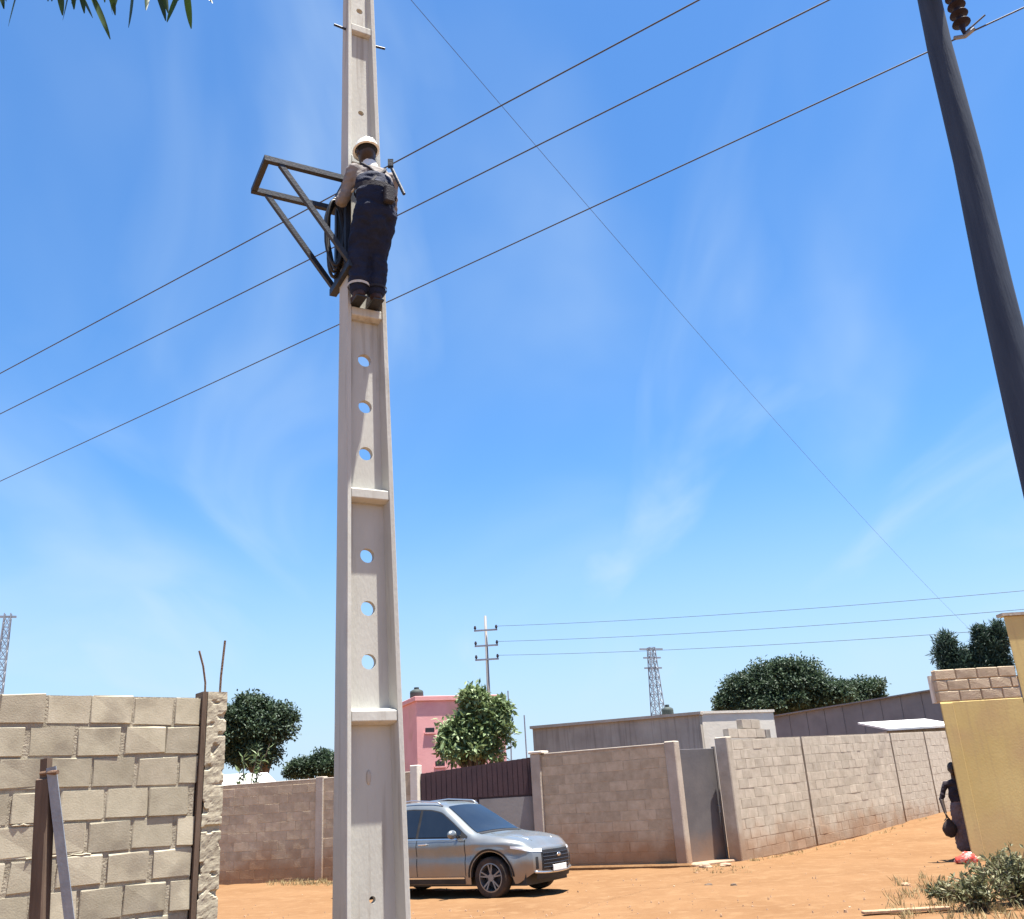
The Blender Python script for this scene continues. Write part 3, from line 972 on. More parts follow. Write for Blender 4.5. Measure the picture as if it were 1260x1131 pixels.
def person_mesh(segs, ells, mats, voxel=0.009, wrinkle=None):
    """segs: (a, b, ra, rb, mat); ells: (centre, radii, rot, mat). one continuous surface by voxel union"""
    mb = MB()
    for (a, b, ra, rb, _m) in segs: capsule(mb, a, b, ra, rb)
    for (c, r_, rot, _m) in ells: mb.sphere(c, r_, 20, 14, rot=rot)
    tmp = mb.build('tmp', mats[0])
    md = tmp.modifiers.new('r', 'REMESH'); md.mode = 'VOXEL'; md.voxel_size = voxel
    sm = tmp.modifiers.new('s', 'SMOOTH'); sm.factor = 0.5; sm.iterations = 4
    dg = bpy.context.evaluated_depsgraph_get()
    me = bpy.data.meshes.new_from_object(tmp.evaluated_get(dg))
    old = tmp.data
    bpy.data.objects.remove(tmp); bpy.data.meshes.remove(old)
    me.materials.clear()
    for m in mats: me.materials.append(m)
    S = [(Vector(a), Vector(b), ra, rb, m) for (a, b, ra, rb, m) in segs]
    EL = [(Vector(c), r_, rot, m) for (c, r_, rot, m) in ells]
    idx = []
    for p in me.polygons:
        c = p.center
        best, bi = 1e9, 0
        for (a, b, ra, rb, m) in S:
            d = seg_d(c, a, b, ra, rb)
            if d < best: best, bi = d, m
        for (ec, r_, rot, m) in EL:
            q_ = c - ec
            if rot is not None: q_ = rot.inverted() @ q_
            rr = min(r_) if hasattr(r_, '__len__') else r_
            rv = r_ if hasattr(r_, '__len__') else (r_, r_, r_)
            k = Vector((q_.x / rv[0], q_.y / rv[1], q_.z / rv[2])).length
            d = (k - 1) * rr
            if d < best: best, bi = d, m
        idx.append(bi)
    me.polygons.foreach_set('material_index', idx)
    me.polygons.foreach_set('use_smooth', [True] * len(idx))
    if wrinkle:
        vm = {}
        for p in me.polygons:
            for v in p.vertices: vm[v] = idx[p.index]
        nrm = [Vector(v.normal) for v in me.vertices]
        for v in me.vertices:
            if vm.get(v.index, 0) in wrinkle:
                co = Vector(v.co)
                k = noise.noise(Vector((co.x * 9, co.y * 9, co.z * 14))) + 0.5 * noise.noise(Vector((co.x * 22, co.y * 22, co.z * 30)))
                v.co = co + nrm[v.index] * 0.014 * k
    me.update()
    return me


def hand(segs, wrist, fwd, side_, up, scale=1.0, m=0, curl=0.5):
    """palm, four unequal fingers with two bends, and a thumb from the side of the palm"""
    wrist, fwd, side_, up = Vector(wrist), Vector(fwd).normalized(), Vector(side_).normalized(), Vector(up).normalized()
    k = scale
    for i, o_ in enumerate((-0.028, -0.010, 0.010, 0.028)):
        root = wrist + fwd * 0.02 * k + side_ * o_ * 0.7 * k
        kn = wrist + fwd * 0.088 * k + side_ * o_ * k
        segs.append((root, kn, 0.016 * k, 0.013 * k, m))
        ln = (0.062, 0.078, 0.084, 0.074)[i] * k
        d1 = (fwd * math.cos(curl) - up * math.sin(curl)).normalized()
        p1 = kn + d1 * ln * 0.45
        d2 = (fwd * math.cos(curl * 2.1) - up * math.sin(curl * 2.1)).normalized()
        p2 = p1 + d2 * ln * 0.55
        segs.append((kn, p1, 0.010 * k, 0.0092 * k, m)); segs.append((p1, p2, 0.0092 * k, 0.0078 * k, m))
    tb = wrist + fwd * 0.03 * k + side_ * 0.028 * k
    t1 = tb + (fwd * 0.5 + side_ * 0.8 - up * 0.3).normalized() * 0.042 * k
    t2 = t1 + (fwd * 0.9 + side_ * 0.25 - up * 0.5).normalized() * 0.034 * k
    segs.append((tb, t1, 0.014 * k, 0.0115 * k, m)); segs.append((t1, t2, 0.011 * k, 0.009 * k, m))


M['skin'] = pmat('dark_skin', (0.030, 0.018, 0.013), (0.042, 0.026, 0.019), 20, 0.5, 0.0, spec=0.4)
M['shirt'] = pmat('grey_shirt', (0.17, 0.155, 0.145), (0.25, 0.225, 0.21), 8, 0.9, 0.2, 60, objc=True)
M['collar'] = pmat('white_collar', (0.66, 0.64, 0.60), (0.74, 0.72, 0.68), 8, 0.9, 0.1, 60)
M['navy'] = pmat('navy_cloth', (0.005, 0.009, 0.027), (0.011, 0.017, 0.044), 9, 0.85, 0.3, 70, objc=True)
M['helmet'] = pmat('white_helmet', (0.72, 0.71, 0.64), (0.78, 0.77, 0.70), 5, 0.35, 0.0, spec=0.5, coat=0.2)
M['boot'] = pmat('dark_boot', (0.035, 0.018, 0.016), (0.055, 0.03, 0.026), 10, 0.6, 0.1, 50)
M['harness'] = pmat('harness_strap', (0.014, 0.014, 0.020), (0.030, 0.027, 0.032), 10, 0.8, 0.2, 80)
M['hair'] = pmat('black_hair', (0.010, 0.009, 0.008), (0.018, 0.016, 0.014), 30, 0.8, 0.3, 120)

# climber: local +y towards the pole, feet on the cross rib
footz = 5.265 + 0.056
fl = pole_world(0.0, -ptk(footz) / 2 + 0.02, footz)
CL = thing('person', 'climber in white helmet, grey shirt and dark navy trousers clinging to the concrete pole', 'person', fl, PANG)
CL.scale = (0.92, 0.92, 0.90)
SK, SH, CO, NV, HR = 0, 1, 2, 3, 4
cm_ = [M['skin'], M['shirt'], M['collar'], M['navy'], M['hair']]
segs, ells = [], []
X0 = -0.035   # his weight hangs a little towards the right of the pole
pel = Vector((X0 + .015, -0.30, 0.80)); chest = Vector((X0 + .015, -0.255, 1.13)); neck = Vector((X0 + .005, -0.21, 1.335))
for s in (-1, 1):
    hip = pel + Vector((s * 0.085, 0, -0.03))
    knee = Vector((X0 + s * 0.086, -0.155, 0.45))
    ank = Vector((X0 * 0.75 + s * 0.078, -0.100, 0.085))
    segs.append((hip, knee, 0.112, 0.098, NV)); segs.append((knee, ank + Vector((0, 0, .03)), 0.098, 0.082, NV))
    segs.append((ank + Vector((0, 0, 0.16)), ank + Vector((0, 0, 0.075)), 0.084, 0.084, NV))
segs.append((pel + Vector((-.06, 0, -.02)), pel + Vector((.06, 0, -.02)), 0.135, 0.135, NV))
segs.append((pel + Vector((0, 0.0, -.12)), Vector((X0, -0.15, 0.42)), 0.11, 0.06, NV))
ells.append((pel + Vector((0, -0.02, 0.12)), (0.180, 0.140, 0.20), None, NV))
ells.append((pel + Vector((0, 0.0, 0.27)), (0.180, 0.130, 0.14), None, NV))
ells.append((chest + Vector((0, 0, 0.01)), (0.182, 0.125, 0.16), None, SH))
ells.append((chest + Vector((0, 0.01, 0.10)), (0.185, 0.10, 0.08), None, SH))
segs.append((neck + Vector((0, -0.01, -0.05)), neck + Vector((0, 0.012, 0.02)), 0.082, 0.074, CO))
segs.append((neck, neck + Vector((0, 0.015, 0.10)), 0.055, 0.054, SK))
head = neck + Vector((-0.030, 0.02, 0.175))
ells.append((head + Vector((0, -0.005, 0.0)), (0.078, 0.098, 0.112), None, SK))
ells.append((head + Vector((0, -0.020, 0.02)), (0.084, 0.090, 0.092), None, HR))
ells.append((head + Vector((0, 0.055, -0.055)), (0.050, 0.045, 0.055), None, SK))       # jaw
ells.append((head + Vector((0, 0.098, -0.015)), (0.014, 0.020, 0.022), None, SK))       # nose
for s in (-1, 1):
    ells.append((head + Vector((s * 0.080, 0.0, -0.012)), (0.012, 0.022, 0.032), None, SK))   # ear
# right arm: elbow beside the ribs, hand on the right flange
shR = chest + Vector((0.175, 0.01, 0.10)); elR = Vector((X0 + 0.22, -0.15, 0.93)); wrR = Vector((0.195, 0.02, 1.10))
segs += [(shR, elR, 0.066, 0.055, SH), (elR, elR + (wrR - elR) * 0.35, 0.054, 0.050, SH), (elR + (wrR - elR) * 0.3, wrR, 0.042, 0.030, SK)]
hand(segs, wrR, (-0.2, 0.9, 0.3), (0, -0.2, 1), (1, 0.1, 0), 1.0, SK, 0.45)
# left arm: hand on the left flange by the bracket
shL = chest + Vector((-0.175, 0.01, 0.10)); elL = Vector((X0 - 0.235, -0.13, 0.95)); wrL = Vector((-0.215, 0.0, 1.12))
segs += [(shL, elL, 0.066, 0.055, SH), (elL, elL + (wrL - elL) * 0.35, 0.054, 0.050, SH), (elL + (wrL - elL) * 0.3, wrL, 0.042, 0.030, SK)]
hand(segs, wrL, (0.2, 0.9, 0.3), (0, -0.2, 1), (-1, 0.1, 0), 1.0, SK, 0.45)
link('body', person_mesh(segs, ells, cm_, 0.0085, {SH, NV}), CL)
# boots
for s in (-1, 1):
    bx_ = X0 * 0.75 + s * 0.078
    bs, be = [], []
    bs.append(((bx_, -0.100, 0.13), (bx_, -0.105, 0.05), 0.060, 0.056, 0))
    bs.append(((bx_, -0.135, 0.038), (bx_ + s * .012, 0.055, 0.034), 0.042, 0.040, 0))
    be.append(((bx_ + s * .012, 0.055, 0.034), (0.048, 0.06, 0.036), None, 0))
    link('boot', person_mesh(bs, be, [M['boot']], 0.012), CL)
    MB().box((bx_ - 0.045, -0.18, -0.012), (bx_ + 0.05, 0.11, 0.006)).build('sole', M['black'], CL, bevel=0.004)
# helmet: shell, brim
hm = MB(); rows = []
for i in range(9):
    ph = math.pi / 2 * i / 8
    rows.append([head + Vector((0.105 * math.sin(ph) * math.cos(t), -0.002 + 0.128 * math.sin(ph) * math.sin(t), 0.030 + 0.112 * math.cos(ph))) for t in [2 * math.pi * j / 24 for j in range(25)]])
rows.append([head + Vector((0.118 * math.cos(t), 0.004 + 0.148 * math.sin(t) * (1.12 if math.sin(t) > 0 else 1), 0.022)) for t in [2 * math.pi * j / 24 for j in range(25)]])
rows.append([head + Vector((0.100 * math.cos(t), 0.120 * math.sin(t), 0.018)) for t in [2 * math.pi * j / 24 for j in range(25)]])
hm.grid(rows)
hm.build('helmet', M['helmet'], CL, smooth=True)
hm = MB()
for k in (-0.03, 0, 0.03):
    hm.tube([head + Vector((k, 0.115 * math.sin(t) - .002, 0.034 + 0.112 * math.cos(t))) for t in [(-0.9 + 1.8 * j / 8) for j in range(9)]], 0.006, 5)
hm.build('helmet_ridge', M['helmet'], CL)
# harness: belt, crossing shoulder straps, work-positioning rope round the pole
hb = MB()
def ring(c, rx, ry, z, w, t0=0, t1=2 * math.pi, n=28):
    rows = []
    for dz in (-w, w):
        rows.append([(c[0] + rx * math.cos(t0 + (t1 - t0) * j / n), c[1] + ry * math.sin(t0 + (t1 - t0) * j / n), z + dz) for j in range(n + 1)])
    return rows
hb.grid(ring((pel.x, pel.y - 0.01), 0.192, 0.155, 0.99, 0.024))
hb.build('belt', M['harness'], CL, recalc=False)
hb = MB()
for s in (-1, 1):
    hb.tube([(X0 + .015 + s * 0.09, -0.435, 0.99), (X0 + .015 + s * 0.03, -0.405, 1.09), (X0 + .01 - s * 0.07, -0.365, 1.21), (X0 + .01 - s * 0.11, -0.29, 1.295), (X0 + .01 - s * 0.10, -0.19, 1.28)], 0.013, 6)
hb.build('shoulder_strap', M['harness'], CL)
hb = MB()
hw_ = pw(6.3) / 2
hb.tube([(pel.x + 0.185, pel.y, 0.99), (hw_ + 0.05, 0.0, 1.10), (hw_ + 0.035, 0.14, 1.14), (hw_ + 0.01, ptk(6.3) + 0.02, 1.15), (-hw_ - 0.01, ptk(6.3) + 0.02, 1.15), (-hw_ - 0.035, 0.14, 1.14), (-hw_ - 0.04, 0.0, 1.10), (pel.x - 0.185, pel.y, 0.99)], 0.011, 8)
hb.build('positioning_rope', M['rope'], CL)
# tool pouch
MB().box((pel.x + 0.02, pel.y - 0.20, 0.80), (pel.x + 0.11, pel.y - 0.14, 0.97)).build('tool_pouch', M['harness'], CL, bevel=0.012)
for s in (-1, 1):
    c_ = (X0 * 0.75 + s * 0.078, -0.102)
    hb = MB().grid(ring(c_, 0.096, 0.096, 0.13, 0.012)); hb.build('ankle_strap', M['rope'] if s < 0 else M['harness'], CL, recalc=False)
# hand tool slung behind his right shoulder
tl = MB()
tl.tube([(0, 0, 0), (0.10, -0.05, -0.30)], 0.014, 8)
tl.box((-0.025, -0.02, -0.005), (0.02, 0.02, 0.06))
tw = CL.matrix_world
tool = tl.build('hand_tool', M['steel_dark'])
tpos = at_dist(481, 205, (fl + Nn * 0.36).xy.length)
tool.location = tpos; tool.rotation_euler = (0, 0, PANG * 0.3)
tag(tool, "dark steel bar tool slung behind the climber's right shoulder", 'tool')

# person peering round the mustard corner
gp = at_dist(1194, 1054, 20.75)
gp.z = ground_z(gp.x, gp.y)
gp = Vector((gp.x, gp.y, gp.z))
M['dark_top'] = pmat('dark_top', (0.020, 0.016, 0.022), (0.036, 0.028, 0.036), 9, 0.9, 0.2, 60, objc=True)
M['wrap'] = pmat('grey_mauve_wrap', (0.12, 0.085, 0.085), (0.20, 0.145, 0.14), 9, 0.9, 0.2, 60, objc=True)
yaw = math.atan2(-gp.y, -gp.x) - math.pi / 2       # facing the camera
P2 = thing('person', 'person in dark top and long grey wrap skirt standing at the mustard corner', 'person', gp, yaw)
segs, ells = [], []
pm = [M['skin'], M['dark_top'], M['wrap'], M['hair'], M['boot']]
ells.append(((0, 0, 1.12), (0.165, 0.115, 0.24), None, 1)); ells.append(((0, 0, 1.33), (0.185, 0.095, 0.08), None, 1))
ells.append(((0, -0.01, 0.90), (0.185, 0.145, 0.16), None, 2))
segs.append(((-0.05, 0, 0.85), (-0.075, 0.02, 0.24), 0.135, 0.13, 2)); segs.append(((0.05, 0, 0.85), (0.075, 0.0, 0.24), 0.135, 0.13, 2))
segs.append(((0, 0, 0.8), (0, 0.01, 0.25), 0.13, 0.13, 2))
for s in (-1, 1):
    segs.append(((s * 0.08, 0, 0.2), (s * 0.08, -0.01, 0.07), 0.045, 0.036, 0))
    segs.append(((s * 0.08, -0.03, 0.04), (s * 0.095, 0.13, 0.03), 0.038, 0.030, 4))
segs.append(((0, 0, 1.38), (0, 0.012, 1.50), 0.054, 0.05, 0))
hd = Vector((0, 0.02, 1.60))
ells += [(hd, (0.074, 0.092, 0.112), None, 0), (hd + Vector((0, -0.02, 0.03)), (0.082, 0.088, 0.095), None, 3), (hd + Vector((0, 0.045, -0.06)), (0.048, 0.045, 0.05), None, 0),
         (hd + Vector((0, 0.092, -0.015)), (0.016, 0.02, 0.024), None, 0), (hd + Vector((0, -0.10, 0.03)), (0.05, 0.045, 0.05), None, 3)]
for s in (-1, 1):
    ells.append((hd + Vector((s * 0.076, 0, -0.01)), (0.012, 0.022, 0.03), None, 0))
shr = Vector((0.175, 0, 1.33)); el = Vector((0.30, 0.03, 1.06)); wr = Vector((0.275, 0.14, 0.83))
segs += [(shr, el, 0.055, 0.045, 1), (el, wr, 0.043, 0.03, 0)]
hand(segs, wr, (-0.05, 0.25, -1), (0, 1, 0.2), (1, 0, 0), 0.95, 0, 0.6)
shl = Vector((-0.175, 0, 1.33)); ell_ = Vector((-0.23, 0.0, 1.06)); wl_ = Vector((-0.22, 0.06, 0.82))
segs += [(shl, ell_, 0.055, 0.045, 1), (ell_, wl_, 0.043, 0.03, 0)]
hand(segs, wl_, (0, 0.1, -1), (0, 1, 0), (-1, 0, 0), 0.95, 0, 0.4)
link('body', person_mesh(segs, ells, pm, 0.010, {1, 2}), P2)
for s in (-1, 1):
    MB().sphere(hd + Vector((s * 0.032, 0.083, 0.012)), (0.013, 0.008, 0.008), 8, 6).build('eye', M['black'], P2)
MB().sphere(hd + Vector((0, 0.088, -0.052)), (0.024, 0.010, 0.008), 10, 6).build('mouth', M['boot'], P2)

# round dark bag and red-and-white bundle beside them
bgp = P2.matrix_basis @ Vector((0.25, 0.19, 0.57))
bag = thing('bag', 'round dark bag hanging from the arm of the person at the mustard corner', 'bag', bgp)
M['bagcloth'] = pmat('dark_bag', (0.030, 0.020, 0.018), (0.05, 0.034, 0.03), 12, 0.8, 0.4, 30)
mb = MB(); rows = []
for i in range(13):
    ph = math.pi * i / 12
    rows.append([])
    for j in range(23):
        t = 2 * math.pi * (j % 22) / 22
        d = Vector((math.sin(ph) * math.cos(t), math.sin(ph) * math.sin(t), math.cos(ph)))
        k = 1 + 0.12 * noise.noise(d * 2.0) + .05 * noise.noise(d * 5)
        tp_ = 1 - 0.35 * max(0, d.z)
        rows[-1].append((0.135 * d.x * k * tp_, 0.085 * d.y * k * tp_, 0.165 * d.z * k - 0.02))
mb.grid(rows).build('sack', M['bagcloth'], bag, smooth=True)
arm_w = P2.matrix_basis @ Vector((0.262, 0.175, 0.745)) - bgp
MB().tube([(-0.07, 0, 0.12), arm_w * 0.55 + Vector((-.03, 0, 0.05)), arm_w + Vector((0, 0, .03)), arm_w * 0.55 + Vector((.05, 0, .02)), (0.07, 0, 0.12)], 0.010, 6).build('strap', M['harness'], bag)
M['redcloth'] = pmat('red_white_cloth', (0.50, 0.05, 0.035), (0.70, 0.42, 0.38), 7, 0.9, 0.2, 40, contrast=(0.48, 0.62), detail=3)
rb = on_ground(1189, 1061)
mb = MB(); rows = []
for i in range(11):
    ph = math.pi * i / 10
    rows.append([])
    for j in range(25):
        t = 2 * math.pi * j / 24
        d = Vector((math.sin(ph) * math.cos(t), math.sin(ph) * math.sin(t), math.cos(ph)))
        k = 1 + 0.22 * noise.noise(d * 2.3) + 0.1 * noise.noise(d * 6)
        k += 0.25 * abs(noise.noise(d * 3.1 + Vector((4, 2, 9))))
        rows[-1].append((0.19 * d.x * k, 0.12 * d.y * k, max(0.0, 0.06 + (0.13 if d.x > -.1 else .08) * d.z * k)))
bund = mb.grid(rows).build('cloth_bundle', M['redcloth'], loc=(rb.x - .06, rb.y - 0.16, -0.005), smooth=True)
tag(bund, 'red and white cloth bundle lying on the sand at the mustard corner', 'bundle')

# ---------------------------------------------------------------- car
M['paint'] = pmat('silver_paint', (0.19, 0.21, 0.215), (0.23, 0.25, 0.255), 3, 0.34, 0.0, metal=0.55, spec=0.5, coat=0.5,
                  zst=((0.34, 0.215, 0.13), 0.0, 1.05, 0.5))
M['glass'] = pmat('car_glass', (0.010, 0.013, 0.018), (0.014, 0.018, 0.024), 3, 0.04, 0.0, spec=0.8)
M['chrome'] = pmat('chrome_trim', (0.62, 0.62, 0.62), (0.70, 0.70, 0.70), 3, 0.2, 0.0, metal=0.9)
M['rubber'] = pmat('tyre_rubber', (0.022, 0.019, 0.017), (0.085, 0.055, 0.036), 6, 0.9, 0.2, 50)
M['rim'] = pmat('dark_rim', (0.20, 0.19, 0.185), (0.27, 0.26, 0.25), 6, 0.4, 0.0, metal=0.6)
M['lamp'] = pmat('headlight_lens', (0.66, 0.70, 0.74), (0.78, 0.80, 0.82), 5, 0.08, 0.0, spec=0.8, coat=0.6)
M['tail'] = pmat('tail_light', (0.30, 0.012, 0.012), (0.36, 0.02, 0.02), 5, 0.12, 0.0, spec=0.7)
M['trim'] = pmat('black_trim', (0.018, 0.018, 0.019), (0.03, 0.029, 0.029), 6, 0.6, 0.0)

CH_ANG = R(-31)
CSC = 0.93
wheel_c = on_ground(608, 1106)
hx, hy = math.cos(CH_ANG), math.sin(CH_ANG)
XW, XR, HWID = 1.47, 1.36, 0.915
cpos = Vector((wheel_c.x - (hx * XW + hy * 0.82) * CSC, wheel_c.y - (hy * XW - hx * 0.82) * CSC, 0.0))
CAR = thing('parked_car', 'silver compact SUV parked in front of the maroon gate', 'car', cpos, CH_ANG)
CAR.scale = (CSC, CSC, CSC)
TOPP = [(-2.25, 0.98), (-2.20, 1.12), (-2.05, 1.36), (-1.85, 1.53), (-1.55, 1.615), (-1.0, 1.665), (-0.4, 1.68), (0.05, 1.655), (0.30, 1.60),
        (0.62, 1.40), (0.95, 1.18), (1.10, 1.095), (1.22, 1.065), (1.6, 1.02), (1.95, 0.955), (2.10, 0.91), (2.20, 0.85), (2.25, 0.78)]
def lerp_tab(tab, x):
    if x <= tab[0][0]: return tab[0][1]
    for (a0, b0), (a1, b1) in zip(tab, tab[1:]):
        if x <= a1:
            return b0 + (b1 - b0) * (x - a0) / (a1 - a0)
    return tab[-1][1]
def ztop(x):
    return sum(lerp_tab(TOPP, x + d) * k for d, k in ((-0.06, .2), (-0.03, .2), (0, .2), (0.03, .2), (0.06, .2)))
def belt(x): return 1.03 - 0.015 * x
def plan(x):
    f = 1.0
    if x > 1.45: f -= 0.25 * ((x - 1.45) / 0.8) ** 2.2
    if x < -1.5: f -= 0.12 * ((-1.5 - x) / 0.75) ** 2.2
    return f
def wid(x, z):
    zb = belt(x)
    if z <= zb:
        w = HWID * (1 - 0.055 * ((z - 0.70) / 0.45) ** 2)
        w += 0.018 * math.exp(-((z - 0.92) / 0.05) ** 2)
        if z < 0.80: w -= 0.02 * math.exp(-((z - 0.72) / 0.07) ** 2)
        for xw in (XW, -XR):    # fender flare
            r_ = math.hypot(x - xw, z - 0.36)
            w += 0.022 * math.exp(-((r_ - 0.46) / 0.09) ** 2)
    else:
        w = HWID * 0.972 - (z - zb) * 0.40
    zt = ztop(x)
    q = (zt - z) / 0.11
    if q < 1: w -= 0.075 * (1 - max(q, 0)) ** 2
    return w * plan(x)
def arch(x):
    zb = 0.24 if abs(x) < 2.0 else 0.24 + 0.16 * (abs(x) - 2.0) / 0.25
    for xw in (XW, -XR):
        d = abs(x - xw)
        if d < 0.425: zb = max(zb, 0.36 + math.sqrt(0.425 ** 2 - d * d))
    return zb
xs = sorted(set([round(-2.25 + 0.045 * i, 4) for i in range(101)] + [XW - .4249, XW + .4249, -XR - .4249, -XR + .4249, XW - .41, XW + .41, -XR - .41, -XR + .41]))
NR = 20
def nose_x(z, sgn):   # bow of the front and rear in side view
    if sgn > 0: return -0.05 * ((z - 0.55) / 0.3) ** 2
    return 0.03 * ((z - 0.65) / 0.4) ** 2
def sx_(x, z):
    if x > 1.8: return x + nose_x(z, 1) * ((x - 1.8) / 0.45) ** 2
    if x < -1.8: return x + nose_x(z, -1) * ((-1.8 - x) / 0.45) ** 2
    return x
body = MB()
for s in (-1, 1):
    rows = []
    for x in xs:
        zb, zt = arch(x), ztop(x)
        rows.append([(sx_(x, zb + (zt - zb) * (1 - (1 - i / NR) ** 1.25)), s * wid(x, zb + (zt - zb) * (1 - (1 - i / NR) ** 1.25)), zb + (zt - zb) * (1 - (1 - i / NR) ** 1.25)) for i in range(NR + 1)])
    body.grid(rows, flip=(s > 0))
def top_pt(x, s, off=0.0):
    zt = ztop(x)
    w = wid(x, zt)
    return (sx_(x, zt), s * w, zt + 0.028 * (1 - s * s) + off)
rows = [[top_pt(x, -1 + 2 * j / 14) for j in range(15)] for x in xs]
body.grid(rows)
def cap_pt(sgn, s, z, off=0.0):
    x = 2.25 if sgn > 0 else -2.25
    bow = (0.135 if sgn > 0 else 0.10) * (1 - abs(s) ** 2.2)
    return (sx_(x, z) + sgn * (bow + off), s * wid(x, z), z)
for sgn in (1, -1):
    x = 2.25 * sgn
    zb, zt = arch(x), ztop(x)
    rows = [[cap_pt(sgn, -1 + 2 * j / 16, zb + (zt - zb) * i / NR) for j in range(17)] for i in range(NR + 1)]
    # close the cap against the hood: lift the last row to meet the crowned top
    body.grid(rows, flip=(sgn < 0))
    body.grid([rows[-1], [top_pt(x, -1 + 2 * j / 16) for j in range(17)]], flip=(sgn < 0))
bo = body.build('body', M['paint'], CAR, smooth=True)
me = bo.data
bm = bmesh.new(); bm.from_mesh(me); bmesh.ops.remove_doubles(bm, verts=bm.verts, dist=0.0006); bmesh.ops.recalc_face_normals(bm, faces=bm.faces); bm.to_mesh(me); bm.free()
MB().box((-2.1, -0.74, 0.20), (2.12, 0.74, 0.66)).build('underbody', M['black'], CAR)
MB().box((-0.9, -0.76, 0.24), (0.9, 0.76, 0.5)).build('floor_pan', M['black'], CAR)

def side_patch(name, mat, s, x0, x1, zlo, zhi, off=0.006, nx=16, nz=6, parent=CAR):
    rows = []
    for i in range(nx + 1):
        x = x0 + (x1 - x0) * i / nx
        a_, b_ = zlo(x), zhi(x)
        rows.append([(sx_(x, a_ + (b_ - a_) * k / nz), s * (wid(x, a_ + (b_ - a_) * k / nz) + off), a_ + (b_ - a_) * k / nz) for k in range(nz + 1)])
    return MB().grid(rows, flip=(s > 0)).build(name, mat, parent, smooth=True, recalc=False)
wlo = lambda x: belt(x) + 0.035
whi = lambda x: max(belt(x) + 0.04, ztop(x) - 0.125)
for s in (-1, 1):
    side_patch('window_surround', M['trim'], s, -1.86, 0.98, lambda x: belt(x) + 0.012, lambda x: max(belt(x) + 0.02, ztop(x) - 0.105), 0.004, 40)
    side_patch('window', M['glass'], s, -0.16, 0.82, wlo, whi, 0.010)
    side_patch('window', M['glass'], s, -1.10, -0.22, wlo, whi, 0.010)
    side_patch('window', M['glass'], s, -1.68, -1.16, wlo, whi, 0.010)
    side_patch('belt_trim', M['chrome'], s, -1.8, 0.95, lambda x: belt(x) - 0.012, lambda x: belt(x) + 0.008, 0.013, 30, 1)
    # sill: black cladding with a bright strip
    side_patch('sill_cladding', M['trim'], s, -0.90, 0.90, lambda x: 0.245, lambda x: 0.335, 0.012, 12, 3)
    side_patch('sill_strip', M['chrome'], s, -0.90, 0.90, lambda x: 0.337, lambda x: 0.365, 0.018, 12, 1)
    for xd in (-1.08 + .02, -0.19, 0.93):   # door shut lines
        side_patch('door_gap', M['black'], s, xd - 0.007, xd + 0.007, lambda x: 0.38, lambda x: belt(x), 0.0035, 1, 14)
    for xh in (-0.93, -0.02):
        w = wid(xh, 0.94)
        MB().bar((xh - 0.10, s * (w + 0.028), 0.935), (xh + 0.10, s * (w + 0.028), 0.94), 0.022, 0.028).build('door_handle', M['chrome'], CAR, bevel=0.006)
    for xw in (XW, -XR):    # arch cladding
        rows = []
        for i in range(25):
            t = math.pi * i / 24
            rr = []
            for r_ in (0.415, 0.445, 0.475):
                x, z = xw + r_ * math.cos(t), 0.36 + r_ * math.sin(t)
                rr.append((x, s * (wid(x, z) + (0.010 if r_ > .42 else -0.05)), z))
            rows.append(rr)
        MB().grid(rows, flip=(s < 0)).build('arch_cladding', M['trim'], CAR, smooth=True, recalc=False)
        # inner wheel well
        rows = []
        for i in range(17):
            t = math.pi * i / 16
            rows.append([(xw + 0.43 * math.cos(t), s * yy, 0.36 + 0.43 * math.sin(t)) for yy in (0.55, 0.89)])
        MB().grid(rows).build('wheel_well', M['black'], CAR, recalc=False)
    # roof rail
    MB().tube([(-1.45, s * 0.60, ztop(-1.45) + .005), (-1.3, s * 0.60, ztop(-1.3) + .05), (-0.5, s * 0.60, ztop(-.5) + .055), (0.1, s * 0.60, ztop(.1) + .045), (0.24, s * 0.60, ztop(.24) + .0)], 0.014, 6).build('roof_rail', M['chrome'], CAR, smooth=True)
    # mirror
    mp_ = Vector((0.74, s * 1.03, 1.10))
    mi_ = MB().sphere(mp_, (0.065, 0.125, 0.08), 14, 10).build('mirror', M['paint'], CAR, smooth=True)
    MB().bar(mp_ + Vector((0.02, -s * 0.16, -0.05)), mp_ + Vector((0.0, -s * 0.05, -0.03)), 0.04, 0.03).build('mirror_arm', M['trim'], mi_)
    # headlight wraps round the corner
    hl_ = MB()
    rows = []
    for j in range(9):
        sv = s * (0.70 + 0.30 * j / 8)
        zl_ = 0.735 + 0.015 * j / 8; zh_ = 0.795 + 0.02 * j / 8
        rows.append([cap_pt(1, sv, zl_ + (min(zh_, ztop(2.25) - .01) - zl_) * k / 3, 0.008) for k in range(4)])
    hl_.grid(rows, flip=(s < 0))
    rows = []
    for j in range(9):
        x = 2.25 - 0.36 * j / 8
        zl_ = 0.75 + 0.075 * j / 8; zh_ = min(0.825 + 0.04 * j / 8, ztop(x) - 0.012)
        rows.append([(sx_(x, zl_ + (zh_ - zl_) * k / 3), s * (wid(x, zl_ + (zh_ - zl_) * k / 3) + 0.008), zl_ + (zh_ - zl_) * k / 3) for k in range(4)])
    hl_.grid(rows, flip=(s < 0))
    hl_.build('headlight', M['lamp'], CAR, smooth=True, recalc=False)
    # vertical lamp slit at the bumper corner
    rows = [[cap_pt(1, s * (0.84 + 0.08 * j / 3), 0.46 + 0.20 * k / 5, 0.006) for k in range(6)] for j in range(4)]
    MB().grid(rows, flip=(s < 0)).build('fog_lamp', M['trim'], CAR, smooth=True, recalc=False)
